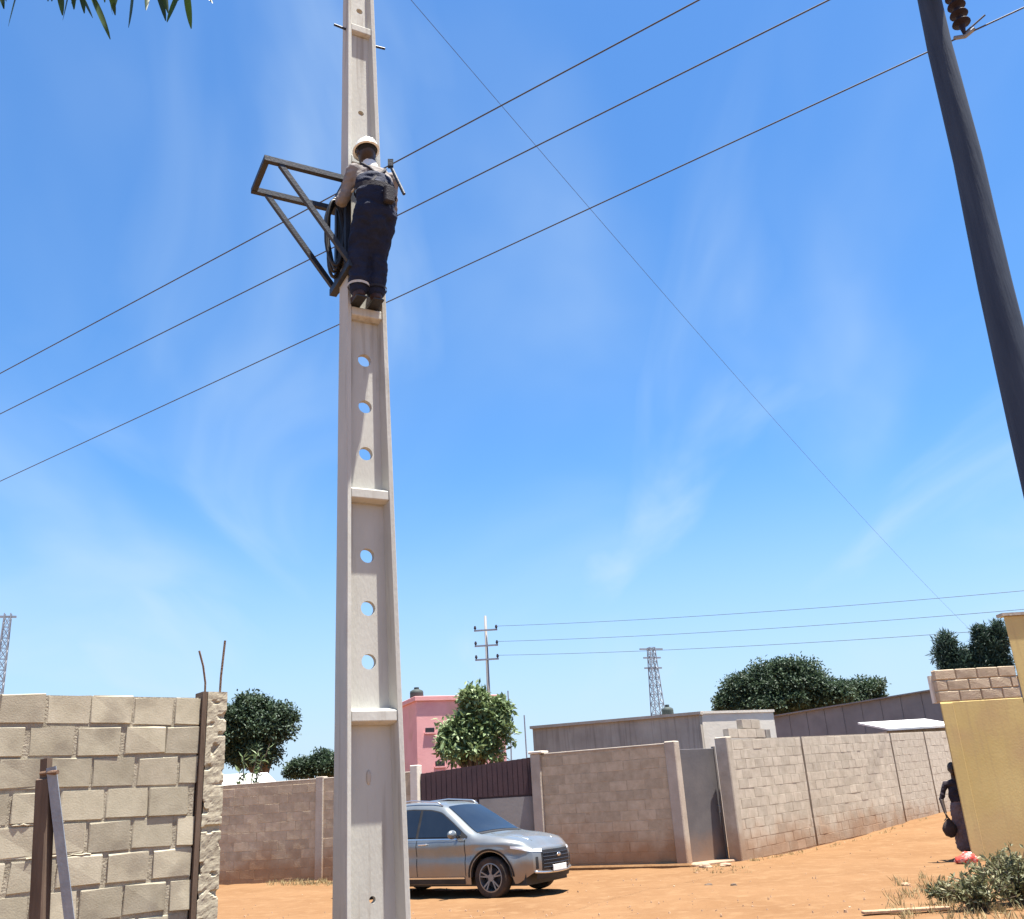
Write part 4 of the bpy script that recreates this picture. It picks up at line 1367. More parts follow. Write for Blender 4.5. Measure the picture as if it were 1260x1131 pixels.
    # tail light
    rows = [[(sx_(x, 0.93 + 0.12 * k / 3), s * (wid(x, 0.93 + 0.12 * k / 3) + 0.008), 0.93 + 0.12 * k / 3) for k in range(4)] for x in (-2.24, -2.15, -2.05, -1.95)]
    MB().grid(rows).build('tail_light', M['tail'], CAR, smooth=True, recalc=False)
def top_patch(name, mat, x0, x1, s0_, s1_, off, nx=14, ns=14, taper=0.0):
    rows = []
    for i in range(nx + 1):
        x = x0 + (x1 - x0) * i / nx
        rows.append([tuple(Vector(top_pt(x, s0_ + (s1_ - s0_) * j / ns)) + Vector((off * 0.6, 0, off))) for j in range(ns + 1)])
    return MB().grid(rows).build(name, mat, CAR, smooth=True, recalc=False)
top_patch('windscreen', M['glass'], 0.33, 1.10, -0.93, 0.93, 0.010)
top_patch('cowl', M['trim'], 1.112, 1.19, -0.90, 0.90, 0.008, 3)
top_patch('rear_window', M['glass'], -2.12, -1.90, -0.85, 0.85, 0.008, 5)
for sv in (-0.62, 0.62):   # bonnet creases
    MB().tube([tuple(Vector(top_pt(1.25 + 0.85 * i / 8, sv * (1 - .12 * i / 8))) + Vector((0, 0, -0.002))) for i in range(9)], 0.010, 6).build('bonnet_crease', M['paint'], CAR, smooth=True)
# grille with bars
rows = [[cap_pt(1, -0.72 + 1.44 * j / 16, 0.43 + 0.335 * k / 6, 0.006) for k in range(7)] for j in range(17)]
gr_ = MB().grid(rows).build('grille', M['black'], CAR, smooth=True, recalc=False)
for k in range(5):
    z = 0.475 + 0.058 * k
    MB().tube([cap_pt(1, -0.68 + 1.36 * j / 10, z, 0.014) for j in range(11)], 0.008, 5).build('grille_bar', M['steel_dark'], gr_)
MB().sphere(cap_pt(1, 0, 0.665, 0.02), (0.012, 0.075, 0.035), 12, 8).build('emblem', M['chrome'], gr_, smooth=True)
# lower bumper: black intake, bright lip, plate
rows = [[cap_pt(1, -0.90 + 1.8 * j / 16, 0.285 + 0.10 * k / 3, 0.010) for k in range(4)] for j in range(17)]
MB().grid(rows).build('lower_intake', M['trim'], CAR, smooth=True, recalc=False)
MB().tube([cap_pt(1, -0.97 + 1.94 * j / 20, 0.385 + 0.03 * abs(-1 + 2 * j / 20) ** 3, 0.012) for j in range(21)], 0.022, 6).build('bumper_lip', M['chrome'], CAR, smooth=True)
pcn = cap_pt(1, 0, 0.45, 0.0)
MB().box((pcn[0] + 0.012, -0.24, 0.40), (pcn[0] + 0.03, 0.24, 0.50)).build('number_plate', M['collar'], CAR, bevel=0.004)
MB().add([(-1.35, -0.025, 1.665), (-1.15, -0.03, 1.69), (-1.15, 0.03, 1.69), (-1.35, 0.025, 1.665), (-1.38, 0, 1.78), (-1.34, 0, 1.78)], [(0, 1, 5, 4), (2, 3, 4, 5), (1, 2, 5), (3, 0, 4)]).build('antenna_fin', M['paint'], CAR)
# wheels
def wheel(xw, s):
    root = bpy.data.objects.new('wheel', None)
    root.parent = CAR; root.location = (xw, s * 0.80, 0.352); root.rotation_euler = (0, random.uniform(0, 1), 0)
    col.objects.link(root)
    prof = [(0.235, -0.10), (0.32, -0.115), (0.345, -0.09), (0.352, 0), (0.345, 0.09), (0.32, 0.115), (0.235, 0.10)]
    rows = [[(r_ * math.cos(t), y, r_ * math.sin(t)) for (r_, y) in prof] for t in [2 * math.pi * j / 36 for j in range(37)]]
    MB().grid(rows).build('tyre', M['rubber'], root, smooth=True)
    rim = MB()
    rows = [[(r_ * math.cos(t), y, r_ * math.sin(t)) for (r_, y) in ((0.245, s * 0.105), (0.225, s * 0.108), (0.215, s * 0.06), (0.20, -s * 0.05))] for t in [2 * math.pi * j / 36 for j in range(37)]]
    rim.grid(rows)
    for k in range(10):
        t = 2 * math.pi * (k // 2) / 5 + (0.17 if k % 2 else -0.17)
        t0 = 2 * math.pi * (k // 2) / 5 + (0.05 if k % 2 else -0.05)
        rim.bar((0.05 * math.cos(t0), s * 0.085, 0.05 * math.sin(t0)), (0.222 * math.cos(t), s * 0.095, 0.222 * math.sin(t)), 0.026, 0.022, up=(0, 1, 0))
    rim.tube([(0, s * 0.05, 0), (0, s * 0.10, 0)], 0.062, 16)
    rim.build('rim', M['rim'], root)
    MB().tube([(0, -s * 0.02, 0), (0, s * 0.015, 0)], 0.16, 24).build('brake_disc', M['steel_dark'], root)
    MB().tube([(0, -s * 0.08, 0), (0, -s * 0.06, 0)], 0.22, 20).build('hub_back', M['black'], root)
for xw in (XW, -XR):
    for s in (-1, 1):
        wheel(xw, s)

# ---------------------------------------------------------------- wires and the second pole
def wire(label, pts, r=0.012, sag=0.0, group=None, n=40, name='overhead_wire'):
    if len(pts) == 2:
        a_, b_ = Vector(pts[0]), Vector(pts[1])
        pts = [a_.lerp(b_, i / n) - Vector((0, 0, sag * 4 * (i / n) * (1 - i / n))) for i in range(n + 1)]
    o = MB().tube(pts, r, 6).build(name, M['wire'], smooth=True)
    return tag(o, label, 'wire', group)
RPD = 8.5
ra, rb_ = at_dist(1144, 0, RPD), at_dist(1231, 376, RPD)
rl = Vector(((ra.x - rb_.x) / (ra.z - rb_.z), (ra.y - rb_.y) / (ra.z - rb_.z)))
rbase = Vector((rb_.x - rl.x * rb_.z, rb_.y - rl.y * rb_.z, 0))
RP = thing('wooden_pole', 'dark tarred wooden utility pole with a porcelain insulator string', 'utility pole', rbase, 0)
def rpt(z): return Vector((rl.x * z, rl.y * z, z))
RTOP = 10.2
MB().tube([rpt(-0.4 + (RTOP + .4) * i / 16) + Vector((0.008 * math.sin(i * 1.3), 0.006 * math.sin(i * 2.1), 0)) for i in range(17)], [0.192 - 0.0098 * (-0.4 + (RTOP + .4) * i / 16) for i in range(17)], 18).build('shaft', M['creosote'], RP, smooth=True)
WD = Vector((0.815, -0.58, 0)).normalized()     # along the line
WP = Vector((0.58, 0.815, 0)).normalized()      # across the line
wz = 8.62
w3 = on_ground(1187, 43, wz)
cross_c = Vector((w3.x, w3.y, 0))
arm_z = 9.36
def line_pts(pixels, z):
    return [on_ground(px, py, z) for (px, py) in pixels]
for (k, pix, lab) in ((1, ((5, 457), (335, 283), (480, 203), (860, 0)), 'upper overhead wire passing behind the climber near his shoulder'),
                      (2, ((5, 507), (380, 325), (490, 262), (1020, 0)), "middle overhead wire passing behind the climber's trousers"),
                      (3, ((5, 590), (410, 405), (735, 255), (1140, 70), (1187, 43)), 'lowest overhead wire held by the insulator string on the wooden pole')):
    P = line_pts(pix, wz)
    t = [(p - P[-1]).dot(WD) for p in P]
    # fit a straight plan line and put a light sag on it
    dA_ = (P[-1] - P[0]); dA_.z = 0; dA_.normalize()
    start = P[0] - dA_ * 18
    end = P[-1] + dA_ * 16
    Lw = (end - start).length
    pts = []
    for i in range(61):
        q_ = start.lerp(end, i / 60)
        pts.append(q_)
    wire(lab, pts, 0.0085, group='overhead wires crossing behind the concrete pole')
# crossarm and insulators of the wooden pole
loc_l = w3 - rbase
base_c = loc_l - WP * 0.0
t0_ = (rpt(arm_z)); 
MB().bar(Vector((loc_l.x, loc_l.y, arm_z)) + WP * 0.25, Vector((loc_l.x, loc_l.y, arm_z)) - WP * 2.7, 0.10, 0.12).build('crossarm', M['creosote'], RP)
MB().bar(Vector((t0_.x, t0_.y, arm_z - 0.7)), Vector((loc_l.x, loc_l.y, arm_z - .02)) - WP * 1.6, 0.05, 0.05).build('arm_brace', M['steel_dark'], RP)
MB().bar(Vector((loc_l.x, loc_l.y, arm_z - 0.03)) - WP * 0.5, Vector((t0_.x, t0_.y, arm_z - 0.03)), 0.06, 0.06).build('arm_clamp', M['steel_dark'], RP)
def insulator(p_):
    prof = []
    rows = []
    z = 0.0
    tab = [(0.012, 0.0)]
    for k in range(5):
        zz = -0.10 - k * 0.115
        tab += [(0.03, zz + .045), (0.085, zz + 0.005), (0.090, zz - 0.012), (0.035, zz - 0.02), (0.03, zz - .05)]
    tab.append((0.012, -0.72))
    rows = [[(p_.x + r_ * math.cos(t), p_.y + r_ * math.sin(t), p_.z + z_) for t in [2 * math.pi * j / 16 for j in range(17)]] for (r_, z_) in tab]
    o = MB().grid(rows).build('insulator_string', M['insulator'], RP, smooth=True)
    MB().tube([p_ + Vector((0, 0, -0.70)) - WD * 0.10, p_ + Vector((0, 0, -0.74)), p_ + Vector((0, 0, -0.70)) + WD * 0.10], 0.022, 8).build('wire_clamp', M['steel_grey'], o)
insulator(Vector((loc_l.x, loc_l.y, arm_z - 0.02)))
insulator(Vector((loc_l.x, loc_l.y, arm_z - 0.02)) - WP * 0.83)
insulator(Vector((loc_l.x, loc_l.y, arm_z - 0.02)) - WP * 2.25)
MB().tube([Vector((loc_l.x, loc_l.y, wz + .02)), Vector((loc_l.x, loc_l.y, wz + .02)) + WD * 0.22 + Vector((0, 0, 0.10))], 0.009, 6).build('wire_tail', M['wire'], RP)
# long slanting service wire
g1, g2 = at_dist(505, -15, 9.2), at_dist(1200, 782, 44)
g1 = at_dist(470, -60, 9.0)
pts = []
A3, B3_, C3 = at_dist(540, 40, 9.6), at_dist(735, 262, 14.5), at_dist(1197, 778, 44)
dirp = (C3 - A3); 
for i in range(61):
    f = i / 60
    q_ = A3.lerp(C3, f)
    pts.append(q_ - Vector((0, 0, 0.9 * 4 * f * (1 - f) * 0.4)))
pre = A3 + (A3 - pts[4]) * 1.2
wire('long thin wire slanting down from above the pole to the trees by the mustard building', [pre] + pts, 0.0038)

# far utility pole with crossarms
up = at_dist(603, 900, 60)
UP = thing('utility_pole', 'slim far utility pole with three crossarms behind the green tree', 'utility pole', (up.x, up.y, 0))
uz = at_dist(597, 758, 60).z
ux = at_dist(597, 758, 60).x - up.x
MB().tube([(0, 0, -0.3), (ux * .5, 0, uz / 2), (ux, 0, uz)], [0.15, 0.12, 0.085], 10).build('shaft', M['sheet_grey'], UP, smooth=True)
cz = [at_dist(598, yy, 60).z for yy in (776, 795, 812)]
for k, z in enumerate(cz):
    xx = ux * z / uz
    MB().bar((xx - 0.75, -0.16, z), (xx + 0.75, -0.16, z), 0.10, 0.10).build('crossarm', M['steel_grey'], UP)
    for s in (-0.68, 0.68):
        MB().tube([(xx + s, -0.16, z + .05), (xx + s, -0.16, z + .16), (xx + s, -0.16, z + 0.30)], [0.03, 0.09, 0.05], 8).build('insulator', M['insulator'], UP)
    e_ = at_dist(1275, (722, 745, 768)[k], 48)
    e_ = e_ + (e_ - Vector((up.x + xx, up.y, z))) * 0.2
    wire('thin far wire from the %s crossarm of the slim utility pole' % ('top', 'middle', 'bottom')[k], [Vector((up.x + xx + .68, up.y - .16, z + .22)), e_], 0.012, 0.3, 'far wires on the slim utility pole')
# lattice towers
def lattice(label, px, ytop_, dist, bw_, tw_, arms):
    t_ = at_dist(px, ytop_, dist)
    T = thing('lattice_tower', label, 'tower', (t_.x, t_.y, 0), R(20), 'far lattice towers')
    H = t_.z
    def hw(z): return (bw_ + (tw_ - bw_) * min(1, z / (H * 0.94))) / 2
    for sx in (-1, 1):
        for sy in (-1, 1):
            MB().bar((sx * hw(0), sy * hw(0), -0.3), (sx * hw(H), sy * hw(H), H), 0.11).build('leg', M['steel_grey'], T)
    br = MB()
    z = 0.0
    while z < H - 0.8:
        st = max(1.2, hw(z) * 2.0)
        z2 = min(H, z + st)
        a_, b_ = hw(z), hw(z2)
        for (p_, q_) in (((-1, -1), (1, -1)), ((1, -1), (1, 1)), ((1, 1), (-1, 1)), ((-1, 1), (-1, -1))):
            br.bar((p_[0] * a_, p_[1] * a_, z), (q_[0] * b_, q_[1] * b_, z2), 0.06)
            br.bar((q_[0] * a_, q_[1] * a_, z), (p_[0] * b_, p_[1] * b_, z2), 0.06)
            br.bar((p_[0] * b_, p_[1] * b_, z2), (q_[0] * b_, q_[1] * b_, z2), 0.06)
        z = z2
    br.build('bracing', M['steel_grey'], T)
    for (f, l_) in arms:
        MB().bar((-l_, 0, H * f), (l_, 0, H * f), 0.2, 0.22).build('crossarm', M['steel_grey'], T)
lattice('far steel lattice tower showing above the grey cement building', 801, 797, 150, 2.5, 0.9, ((0.99, 2.0), (0.93, 1.5), (0.86, 1.5)))
lattice('far steel lattice tower showing above the tan wall', 10, 755, 120, 1.35, 0.65, ((0.985, 0.9),))
for (px, yt, yb, D) in ((625, 850, 905, 40), (645, 880, 910, 40)):
    a_, b_ = at_dist(px, yt, D), at_dist(px + 1, yb + 40, D)
    m_ = MB().tube([(b_.x, b_.y, 0), (a_.x, a_.y, a_.z * .6), (a_.x, a_.y, a_.z)], 0.03, 6).build('mast', M['steel_grey'])
    tag(m_, 'thin metal mast %s behind the green tree' % ('taller' if px == 625 else 'shorter'), 'mast', 'thin masts')

# ---------------------------------------------------------------- trees and plants
def leaf_quad(mb, c, d, nrm, L, W):
    """a leaf folded along its midrib"""
    s = d.cross(nrm)
    if s.length < 1e-5: return
    s.normalize()
    n_ = s.cross(d)
    tip = c + d * L
    mid = c + d * L * 0.45
    fold = n_ * W * 0.18
    n0 = len(mb.v)
    mb.v.extend([tuple(c), tuple(mid + s * W * 0.5 + fold), tuple(tip), tuple(mid - s * W * 0.5 + fold)])
    mb.f.extend([(n0, n0 + 1, n0 + 2), (n0, n0 + 2, n0 + 3)])
    mb.m.extend([0, 0])
def rdir():
    z = random.uniform(-1, 1); t = random.uniform(0, 2 * math.pi); r_ = math.sqrt(1 - z * z)
    return Vector((r_ * math.cos(t), r_ * math.sin(t), z))
def crown(mb, lobes, clumps, per, L, W, spread, droop=0.2):
    for (c, rx, rz) in lobes:
        c = Vector(c)
        for k in range(clumps):
            d = rdir()
            if d.z < -0.5: d.z *= 0.5
            rr = random.uniform(0.55, 1.0) ** 0.6 * (1 + 0.45 * noise.noise(d * 2.0 + c))
            cc_ = c + Vector((d.x * rx, d.y * rx, d.z * rz)) * rr
            cs_ = random.uniform(0.6, 1.3)
            for j in range(per):
                o_ = Vector((max(-1.7, min(1.7, random.gauss(0, 1))), max(-1.7, min(1.7, random.gauss(0, 1))), max(-1.3, min(1.3, random.gauss(0, 0.75))))) * spread * cs_
                ld = (o_.normalized() * 0.35 + d * 0.2 + rdir() * 0.9 - Vector((0, 0, droop))).normalized()
                nn = (Vector((0, 0, 1)) + rdir() * 0.8).normalized()
                leaf_quad(mb, cc_ + o_, ld, nn, L * random.uniform(0.7, 1.25), W * random.uniform(0.7, 1.2))
def tree(name, label, base, lobes, trunk_r, clumps, per, L, W, spread, mat, group=None, droop=0.2, cat='tree'):
    base = Vector(base)
    T = thing(name, label, cat, base, 0, group)
    lob = [(Vector(c) - base, rx * .9, rz * .9) for (c, rx, rz) in lobes]
    sub = []
    for (c, rx, rz) in lob:
        for k in range(5):
            d = rdir(); d.z = abs(d.z) * 0.9 - 0.25; d.normalize()
            q_ = random.uniform(.28, .46)
            sub.append((c + Vector((d.x * rx, d.y * rx, d.z * rz)) * random.uniform(.75, 1.05), rx * q_, rz * q_))
    zmin = min(c.z - rz * .6 for c, rx, rz in lob)
    tm = MB()
    fork = Vector((0, 0, max(0.25, zmin * 0.75)))
    tm.tube([(0, 0, -0.2), fork * 0.5 + Vector((0.03, 0.02, 0)), fork], [trunk_r * 1.3, trunk_r, trunk_r * .85], 9)
    for (c, rx, rz) in lob:
        for k in range(4):
            e_ = c + Vector((random.uniform(-.6, .6) * rx, random.uniform(-.6, .6) * rx, random.uniform(-.2, .6) * rz))
            md_ = fork.lerp(e_, 0.5) + Vector((random.uniform(-.1, .1), random.uniform(-.1, .1), 0.08)) * rx
            tm.tube([fork - Vector((0, 0, .05)), md_, e_], [trunk_r * .55, trunk_r * .35, trunk_r * .10], 6)
    tm.build('trunk', M['bark'], T, smooth=True)
    cmb_ = MB()
    crown(cmb_, lob, int(clumps * .72), per, L, W, spread, droop)
    crown(cmb_, sub, max(3, int(clumps * .10)), per, L, W, spread * .75, droop)
    cmb_.build('crown', mat, T, recalc=False)
    return T
def lobe(px, py, D, rpx, rpy=None):
    c = at_dist(px, py, D)
    k = (c - Vector((0, 0, CH))).length / F
    return (c, rpx * k, (rpy or rpx) * k)
D = 55
b0 = at_dist(322, 1000, D)
tree('mango_tree', 'dense dark tree behind the end pillar of the tan wall', (b0.x, b0.y, 0),
     [lobe(300, 890, D, 32, 28), lobe(330, 895, D, 26, 30), lobe(312, 925, D, 28, 24), lobe(275, 900, D, 30)], 0.28, 105, 95, 0.21, 0.115, 0.30, M['leaf_dark'], 'dark trees beyond the walls')
D = 62
b0 = at_dist(395, 1000, D)
tree('mango_tree', 'low dark tree peeping over the brown wall behind the concrete pole', (b0.x, b0.y, 0),
     [lobe(372, 947, D, 14, 10), lobe(398, 942, D, 18, 16), lobe(425, 940, D, 20, 18)], 0.2, 75, 80, 0.20, 0.11, 0.24, M['leaf_dark'], 'dark trees beyond the walls')
D = 60
b0 = at_dist(960, 965, D)
tree('mango_tree', 'broad dark tree rising behind the grey sheet-clad house', (b0.x, b0.y, 0),
     [lobe(915, 852, D, 25, 22), lobe(950, 842, D, 34, 28), lobe(985, 838, D, 30, 27), lobe(1010, 855, D, 30, 22), lobe(960, 868, D, 45, 18), lobe(905, 868, D, 20, 14)],
     0.40, 105, 95, 0.21, 0.115, 0.30, M['leaf_dark'], 'dark trees beyond the walls')
D = 66
b0 = at_dist(1060, 960, D)
tree('mango_tree', 'smaller dark tree beside the broad tree over the grey house roof', (b0.x, b0.y, 0),
     [lobe(1040, 858, D, 24, 14), lobe(1064, 852, D, 20, 14), lobe(1055, 868, D, 32, 12)], 0.25, 75, 90, 0.20, 0.11, 0.26, M['leaf_dark'], 'dark trees beyond the walls')
D = 46
for (px, yt, rp, lab) in ((1164, 794, 9, 'bluish feathery tree nearest the pale block wall'), (1188, 812, 9, 'short feathery tree between two taller ones above the bare blocks'), (1208, 786, 10, 'tall feathery tree behind the bare blocks of the mustard building'), (1228, 780, 8, 'feathery tree touching the tall mustard wall')):
    b0 = at_dist(px + 12, 950, D)
    ls = []
    yy = yt
    while yy < 880:
        ls.append(lobe(px + (yy - yt) * 0.14 + random.uniform(-3, 3), yy, D, rp * (0.55 + 0.45 * min(1, (yy - yt + 8) / 25)), 12)); yy += 15
    tree('casuarina_tree', lab, (b0.x, b0.y, 0), ls, 0.16, 24, 40, 0.26, 0.06, 0.15, M['leaf_fine'], 'feathery trees above the mustard building', droop=-0.3)
D = 26.5
b0 = at_dist(586, 1000, D)
tree('leafy_tree', 'bright green leafy tree growing behind the maroon gate', (b0.x, b0.y, 0),
     [lobe(586, 880, D, 19, 19), lobe(566, 902, D, 18, 19), lobe(606, 900, D, 20, 20), lobe(586, 926, D, 33, 18), lobe(583, 861, D, 10, 11), lobe(615, 874, D, 7, 9), lobe(556, 918, D, 10, 12)],
     0.11, 46, 30, 0.19, 0.09, 0.13, M['leaf_bright'])
# slender twiggy shrub by the pillar of the tan wall
D = 27
b0 = at_dist(300, 1075, D)
SB = thing('shrub', 'spindly yellow-green shrub beside the end pillar of the tan wall', 'shrub', (b0.x - .1, b0.y, ground_z(b0.x, b0.y)))
st = MB(); lf = MB()
for (px, py) in ((300, 930), (318, 922), (332, 915), (295, 950), (308, 968), (322, 935), (290, 985)):
    e_ = at_dist(px, py, D + random.uniform(-.3, .3)) - Vector(SB.location)
    md_ = Vector((e_.x * 0.35, e_.y * .35, e_.z * 0.62))
    pts = [Vector((0, 0, -0.05)), md_, e_]
    st.tube(pts, [0.03, 0.02, 0.01], 5)
    for k in range(26):
        f = random.uniform(0.45, 1.0)
        c = md_.lerp(e_, (f - .45) / .55)
        d = (rdir() + Vector((0, 0, .2))).normalized()
        leaf_quad(lf, c, d, rdir(), random.uniform(.14, .26), random.uniform(.05, .09))
st.build('stem', M['bark'], SB); lf.build('foliage', M['leaf_bright'], SB, recalc=False)

# bush in the corner of the lane
def bush(label, px, py, h, r_, n_st, mat, seed):
    rs = random.getstate(); random.seed(seed)
    g = on_ground(px, py)
    B = thing('bush', label, 'bush', (g.x, g.y, 0), 0, 'dry bushes at the lane edge')
    st, lf = MB(), MB()
    for k in range(n_st):
        t = random.uniform(0, 2 * math.pi); q_ = random.uniform(.2, 1) * r_
        e_ = Vector((q_ * math.cos(t), q_ * math.sin(t), h * random.uniform(.45, 1.05) * (1.1 - .5 * q_ / r_)))
        md_ = Vector((e_.x * .45, e_.y * .45, e_.z * .6))
        st.tube([(e_.x * .1, e_.y * .1, -0.05), md_, e_], [0.010, 0.007, 0.003], 5)
        for i in range(30):
            f = random.uniform(.15, 1)
            c = md_.lerp(e_, (f - .4) / .6) if f > .4 else md_ * (f / .4)
            d = (rdir() + Vector((e_.x, e_.y, 0.3)) * .5).normalized()
            leaf_quad(lf, c + rdir() * .03, d, rdir(), random.uniform(.05, .10), random.uniform(.022, .042))
    st.build('stem', M['bark'], B); lf.build('foliage', mat, B, recalc=False)
    random.setstate(rs)
bush('large dry olive bush at the foot of the mustard wall', 1256, 1114, 0.72, 0.55, 56, M['leaf_dry'], 1)
bush('dry bush with sparse twigs beside the large olive bush', 1205, 1122, 0.52, 0.45, 40, M['leaf_dry'], 2)
bush('small straggly dry bush spreading onto the sand', 1172, 1112, 0.30, 0.28, 16, M['leaf_dry'], 3)
bush('olive bush pressed against the mustard wall', 1240, 1082, 0.42, 0.40, 30, M['leaf_dry'], 4)
# dry grass and weeds at wall feet
M['straw'] = leafmat('straw', (0.20, 0.15, 0.07), (0.32, 0.25, 0.12), (0.42, 0.34, 0.19), 0.8, 0.2)
gmb = MB()
def tuft(x, y, n_, h):
    z = ground_z(x, y) - 0.02
    for k in range(n_):
        d = (Vector((random.gauss(0, .45), random.gauss(0, .45), 1))).normalized()
        leaf_quad(gmb, Vector((x + random.gauss(0, .05), y + random.gauss(0, .05), z)), d, rdir(), h * random.uniform(.5, 1.2), 0.012)
for k in range(120):
    g = on_ground(random.uniform(1100, 1262), random.uniform(1080, 1135)); tuft(g.x, g.y, 12, 0.14)
for k in range(40):
    f = random.random(); p_ = Vector((s0.x, s0.y, 0)) + ru * (f * f * 10)
    tuft(p_.x + 0.25 * ru.y + random.uniform(0, .25), p_.y - 0.25 * ru.x - random.uniform(0, .2), 8, 0.10)
for k in range(60):
    g = on_ground(random.uniform(330, 410), random.uniform(1084, 1090)); tuft(g.x, g.y, 12, 0.12)
for k in range(30):
    g = on_ground(random.uniform(850, 920), random.uniform(1065, 1075)); tuft(g.x, g.y, 8, 0.08)
gr_o = gmb.build('dry_grass', M['straw'], recalc=False)
tag(gr_o, 'tufts of dry straw-coloured grass on the sand and along wall feet', 'grass', kind='stuff')
# pebbles and litter on the sand
peb = MB()
for k in range(800):
    g = on_ground(random.uniform(270, 1260), random.uniform(1030, 1200))
    if g.y > 32 or (g.y > 21 and g.x < 4): continue
    r_ = random.uniform(0.006, 0.022) * (1.6 if random.random() < .06 else 1)
    z = ground_z(g.x, g.y)
    pts = [Vector((random.uniform(.6, 1.2) * r_ * math.cos(t), random.uniform(.6, 1.2) * r_ * math.sin(t), 0)) for t in (0, 1.26, 2.5, 3.8, 5.0)]
    peb.add([(g.x + p_.x, g.y + p_.y, z - .01) for p_ in pts] + [(g.x + p_.x * .6, g.y + p_.y * .6, z + r_ * random.uniform(.5, 1)) for p_ in pts],
            [(0, 1, 6, 5), (1, 2, 7, 6), (2, 3, 8, 7), (3, 4, 9, 8), (4, 0, 5, 9), (5, 6, 7, 8, 9)])
M['pebble'] = pmat('pebble', (0.26, 0.15, 0.085), (0.46, 0.30, 0.19), 14, 0.95, 0.0)
tag(peb.build('pebbles', M['pebble']), 'scattered small pebbles and clods on the orange sand', 'pebbles', kind='stuff')
def stone(label, px, py, r_, mat, sq=0.6):
    g = on_ground(px, py)
    mb = MB(); rows = []
    sd_ = random.uniform(0, 50)
    for i in range(8):
        ph = math.pi * i / 7
        rows.append([])
        for j in range(13):
            t = 2 * math.pi * (j % 12) / 12
            d = Vector((math.sin(ph) * math.cos(t), math.sin(ph) * math.sin(t), math.cos(ph)))
            k = 1 + .35 * noise.noise(d * 1.6 + Vector((sd_, 0, 0)))
            rows[-1].append((d.x * r_ * k * 1.2, d.y * r_ * k, d.z * r_ * k * sq))
    o = mb.grid(rows).build('stone', mat, loc=(g.x, g.y, ground_z(g.x, g.y) + r_ * .25))
    tag(o, label, 'stone', 'loose stones on the sand')
stone('pale broken stone on the sand in front of the grey door', 868, 1068, 0.11, M['render_grey'])
stone('flat pale stone beside the sill of the grey door', 893, 1066, 0.10, M['render_grey'], 0.4)
stone('dark clod on the open sand before the grey door', 872, 1091, 0.06, M['wood_dark'])
stone('small brown clod on the open sand before the pale wall', 903, 1090, 0.045, M['wood_dark'])
stone('dark stone on the sand before the straggly dry bush', 1153, 1098, 0.07, M['wood_dark'])
stone('brown clod on the lane before the mustard corner', 1115, 1090, 0.055, M['pebble'])
# weathered plank on the sand
pa, pb2 = on_ground(1062, 1127), on_ground(1168, 1121)
pk_ = MB().bar(pa + Vector((0, 0, .035)), pb2 + Vector((0, 0, .035)), 0.12, 0.035).build('plank', M['pebble'], bevel=0.006)
tag(pk_, 'weathered brown plank lying on the sand beside the dry bushes', 'plank')

# ---------------------------------------------------------------- braced stake in front of the tan wall
sb_ = at_dist(50, 1131, 6.2); stp = at_dist(57, 938, 6.2)
kf = (0 - sb_.z) / (stp.z - sb_.z)
base_s = sb_ + (stp - sb_) * kf
SBR = thing('braced_stake', 'dark wooden stake propped by a grey steel angle before the tan wall', 'post', base_s)
top_s = stp - base_s
MB().bar((0, 0, -0.3), top_s * 0.955, 0.085, 0.075, up=(0.2, 1, 0)).build('stake', M['wood_dark'], SBR, bevel=0.008)
MB().bar(top_s * 0.90, top_s * 1.01, 0.045, 0.045, up=(0.2, 1, 0)).build('stake_tip', M['wood_dark'], SBR)
ab, at__ = at_dist(90, 1131, 6.12), at_dist(63, 944, 6.14)
kf = (0 - ab.z) / (at__.z - ab.z)
b_s = ab + (at__ - ab) * kf - base_s
t_s = at__ - base_s
MB().bar(b_s - Vector((0, 0, .2)), t_s, 0.055, 0.008, up=(0, 1, 0)).build('strut', M['steel_grey'], SBR)
sdv = (t_s - b_s).normalized()
lat = sdv.cross(Vector((0, 1, 0))).normalized()
MB().bar(b_s + lat * 0.026 + Vector((0, 0.035, -.2)), t_s + lat * 0.026 + Vector((0, 0.035, 0)), 0.008, 0.066, up=(0, 1, 0)).build('strut_flange', M['steel_dark'], SBR)
MB().tube([t_s + Vector((-0.07, 0.03, -.03)), t_s + Vector((0.05, -0.02, -0.03))], 0.012, 8).build('bolt', M['rust'], SBR)

# ---------------------------------------------------------------- overhanging mango branch, top left
MT = thing('mango_tree', 'mango tree whose drooping leaves hang above the tan wall', 'tree', (-4.6, 0.9, 0))
mt0 = Vector(MT.location)
tm = MB()
fork = Vector((0.1, 0.05, 3.2))
tm.tube([(0, 0, -0.3), (0.03, 0.02, 1.6), fork], [0.24, 0.19, 0.16], 12)
tips = []
for (px, py, dd) in ((40, -60, 3.0), (95, -42, 3.05), (150, -50, 3.1), (205, -48, 3.0), (-10, -40, 3.1), (120, -110, 3.3), (60, -120, 2.8), (-60, -80, 3.1), (200, -120, 3.2)):
    tips.append(at_dist(px, py, dd) - mt0)
hubp = at_dist(60, -170, 2.9) - mt0
tm.tube([fork, fork.lerp(hubp, .5) + Vector((0, 0, .35)), hubp], [0.12, 0.07, 0.035], 9)
for e_ in tips:
    tm.tube([hubp, hubp.lerp(e_, .6) + Vector((0, 0, .06)), e_], [0.018, 0.010, 0.006], 6)
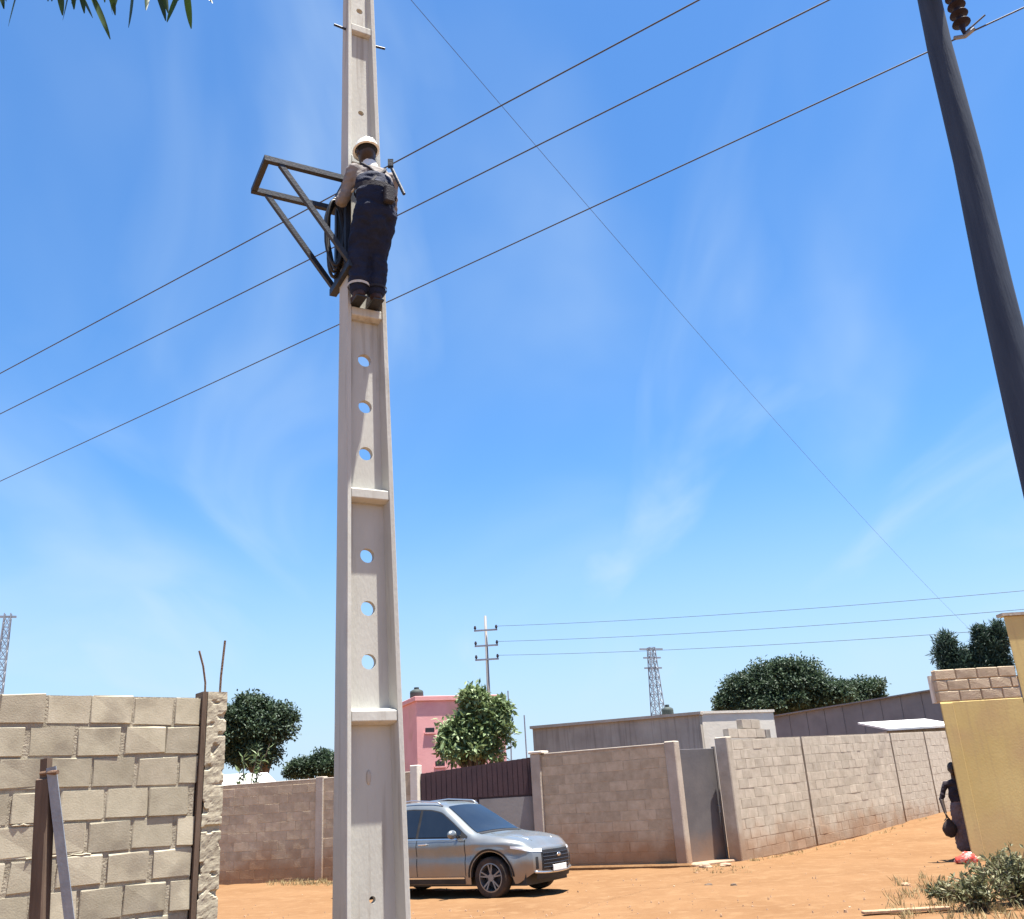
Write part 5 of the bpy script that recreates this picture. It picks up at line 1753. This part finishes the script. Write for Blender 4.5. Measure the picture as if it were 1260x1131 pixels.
for k in range(5):
    e_ = fork + Vector((random.uniform(-1.6, .3), random.uniform(-1.5, .8), random.uniform(1.0, 2.0)))
    tm.tube([fork, fork.lerp(e_, .5) + Vector((0, 0, .2)), e_], [0.10, 0.06, 0.02], 7)
tm.build('trunk', M['bark'], MT, smooth=True)
def long_leaf(mb, c, d, L, W, tw):
    d = d.normalized()
    s = d.cross(Vector((math.cos(tw), math.sin(tw), 0.1))).normalized()
    n_ = s.cross(d)
    rows = []
    for i in range(9):
        f = i / 8
        w = W * 0.5 * (math.sin(math.pi * min(1, f * .93 + .05)) ** 0.7)
        cc_ = c + d * L * f - Vector((0, 0, 0.10 * L * f * f)) 
        rows.append([tuple(cc_ - s * w + n_ * w * .25), tuple(cc_), tuple(cc_ + s * w + n_ * w * .25)])
    mb.grid(rows)
hero = [(5, 6, 0.1), (60, 3, .12), (78, 20, .15), (92, 12, .1), (105, 17, .2), (118, 6, .3), (143, 20, .25), (180, 11, -.1), (208, 17, .25), (30, -4, .1), (130, 2, .1), (158, -3, 0)]
big = MB()
for (px, py, sl_) in hero:
    tip = at_dist(px, py - 2, 3.0 + random.uniform(-.06, .06)) - mt0
    top = at_dist(px - sl_ * 55, py - 58, 3.0) - mt0
    L_ = (tip - top).length
    o = MB(); long_leaf(o, top, tip - top, L_ / 1.06, 0.026, random.uniform(1.2, 2.0))
    o.build('leaf', M['leaf_mango'], MT, smooth=True, recalc=False)
for k in range(700):
    e_ = random.choice(tips) + rdir() * 0.16 + Vector((0, 0, 0.10)) if k < 300 else fork + Vector((random.gauss(-.6, .7), random.gauss(-.4, .7), 1.6 + random.gauss(0, .35)))
    d = (Vector((0, 0, -1)) + rdir() * .7)
    w = mt0 + e_ + d.normalized() * 0.2
    # keep these out of the strip of sky in view: they grow above the frame edge
    if k < 300 and e_.z + d.normalized().z * 0.2 < (at_dist(100, -12, 3).z - 0):
        d = Vector((d.x, d.y, abs(d.z) * .4))
    long_leaf(big, e_, d, random.uniform(.14, .2), .032, random.uniform(0, 6))
cro = big.build('crown', M['leaf_mango'], MT, smooth=True, recalc=False)
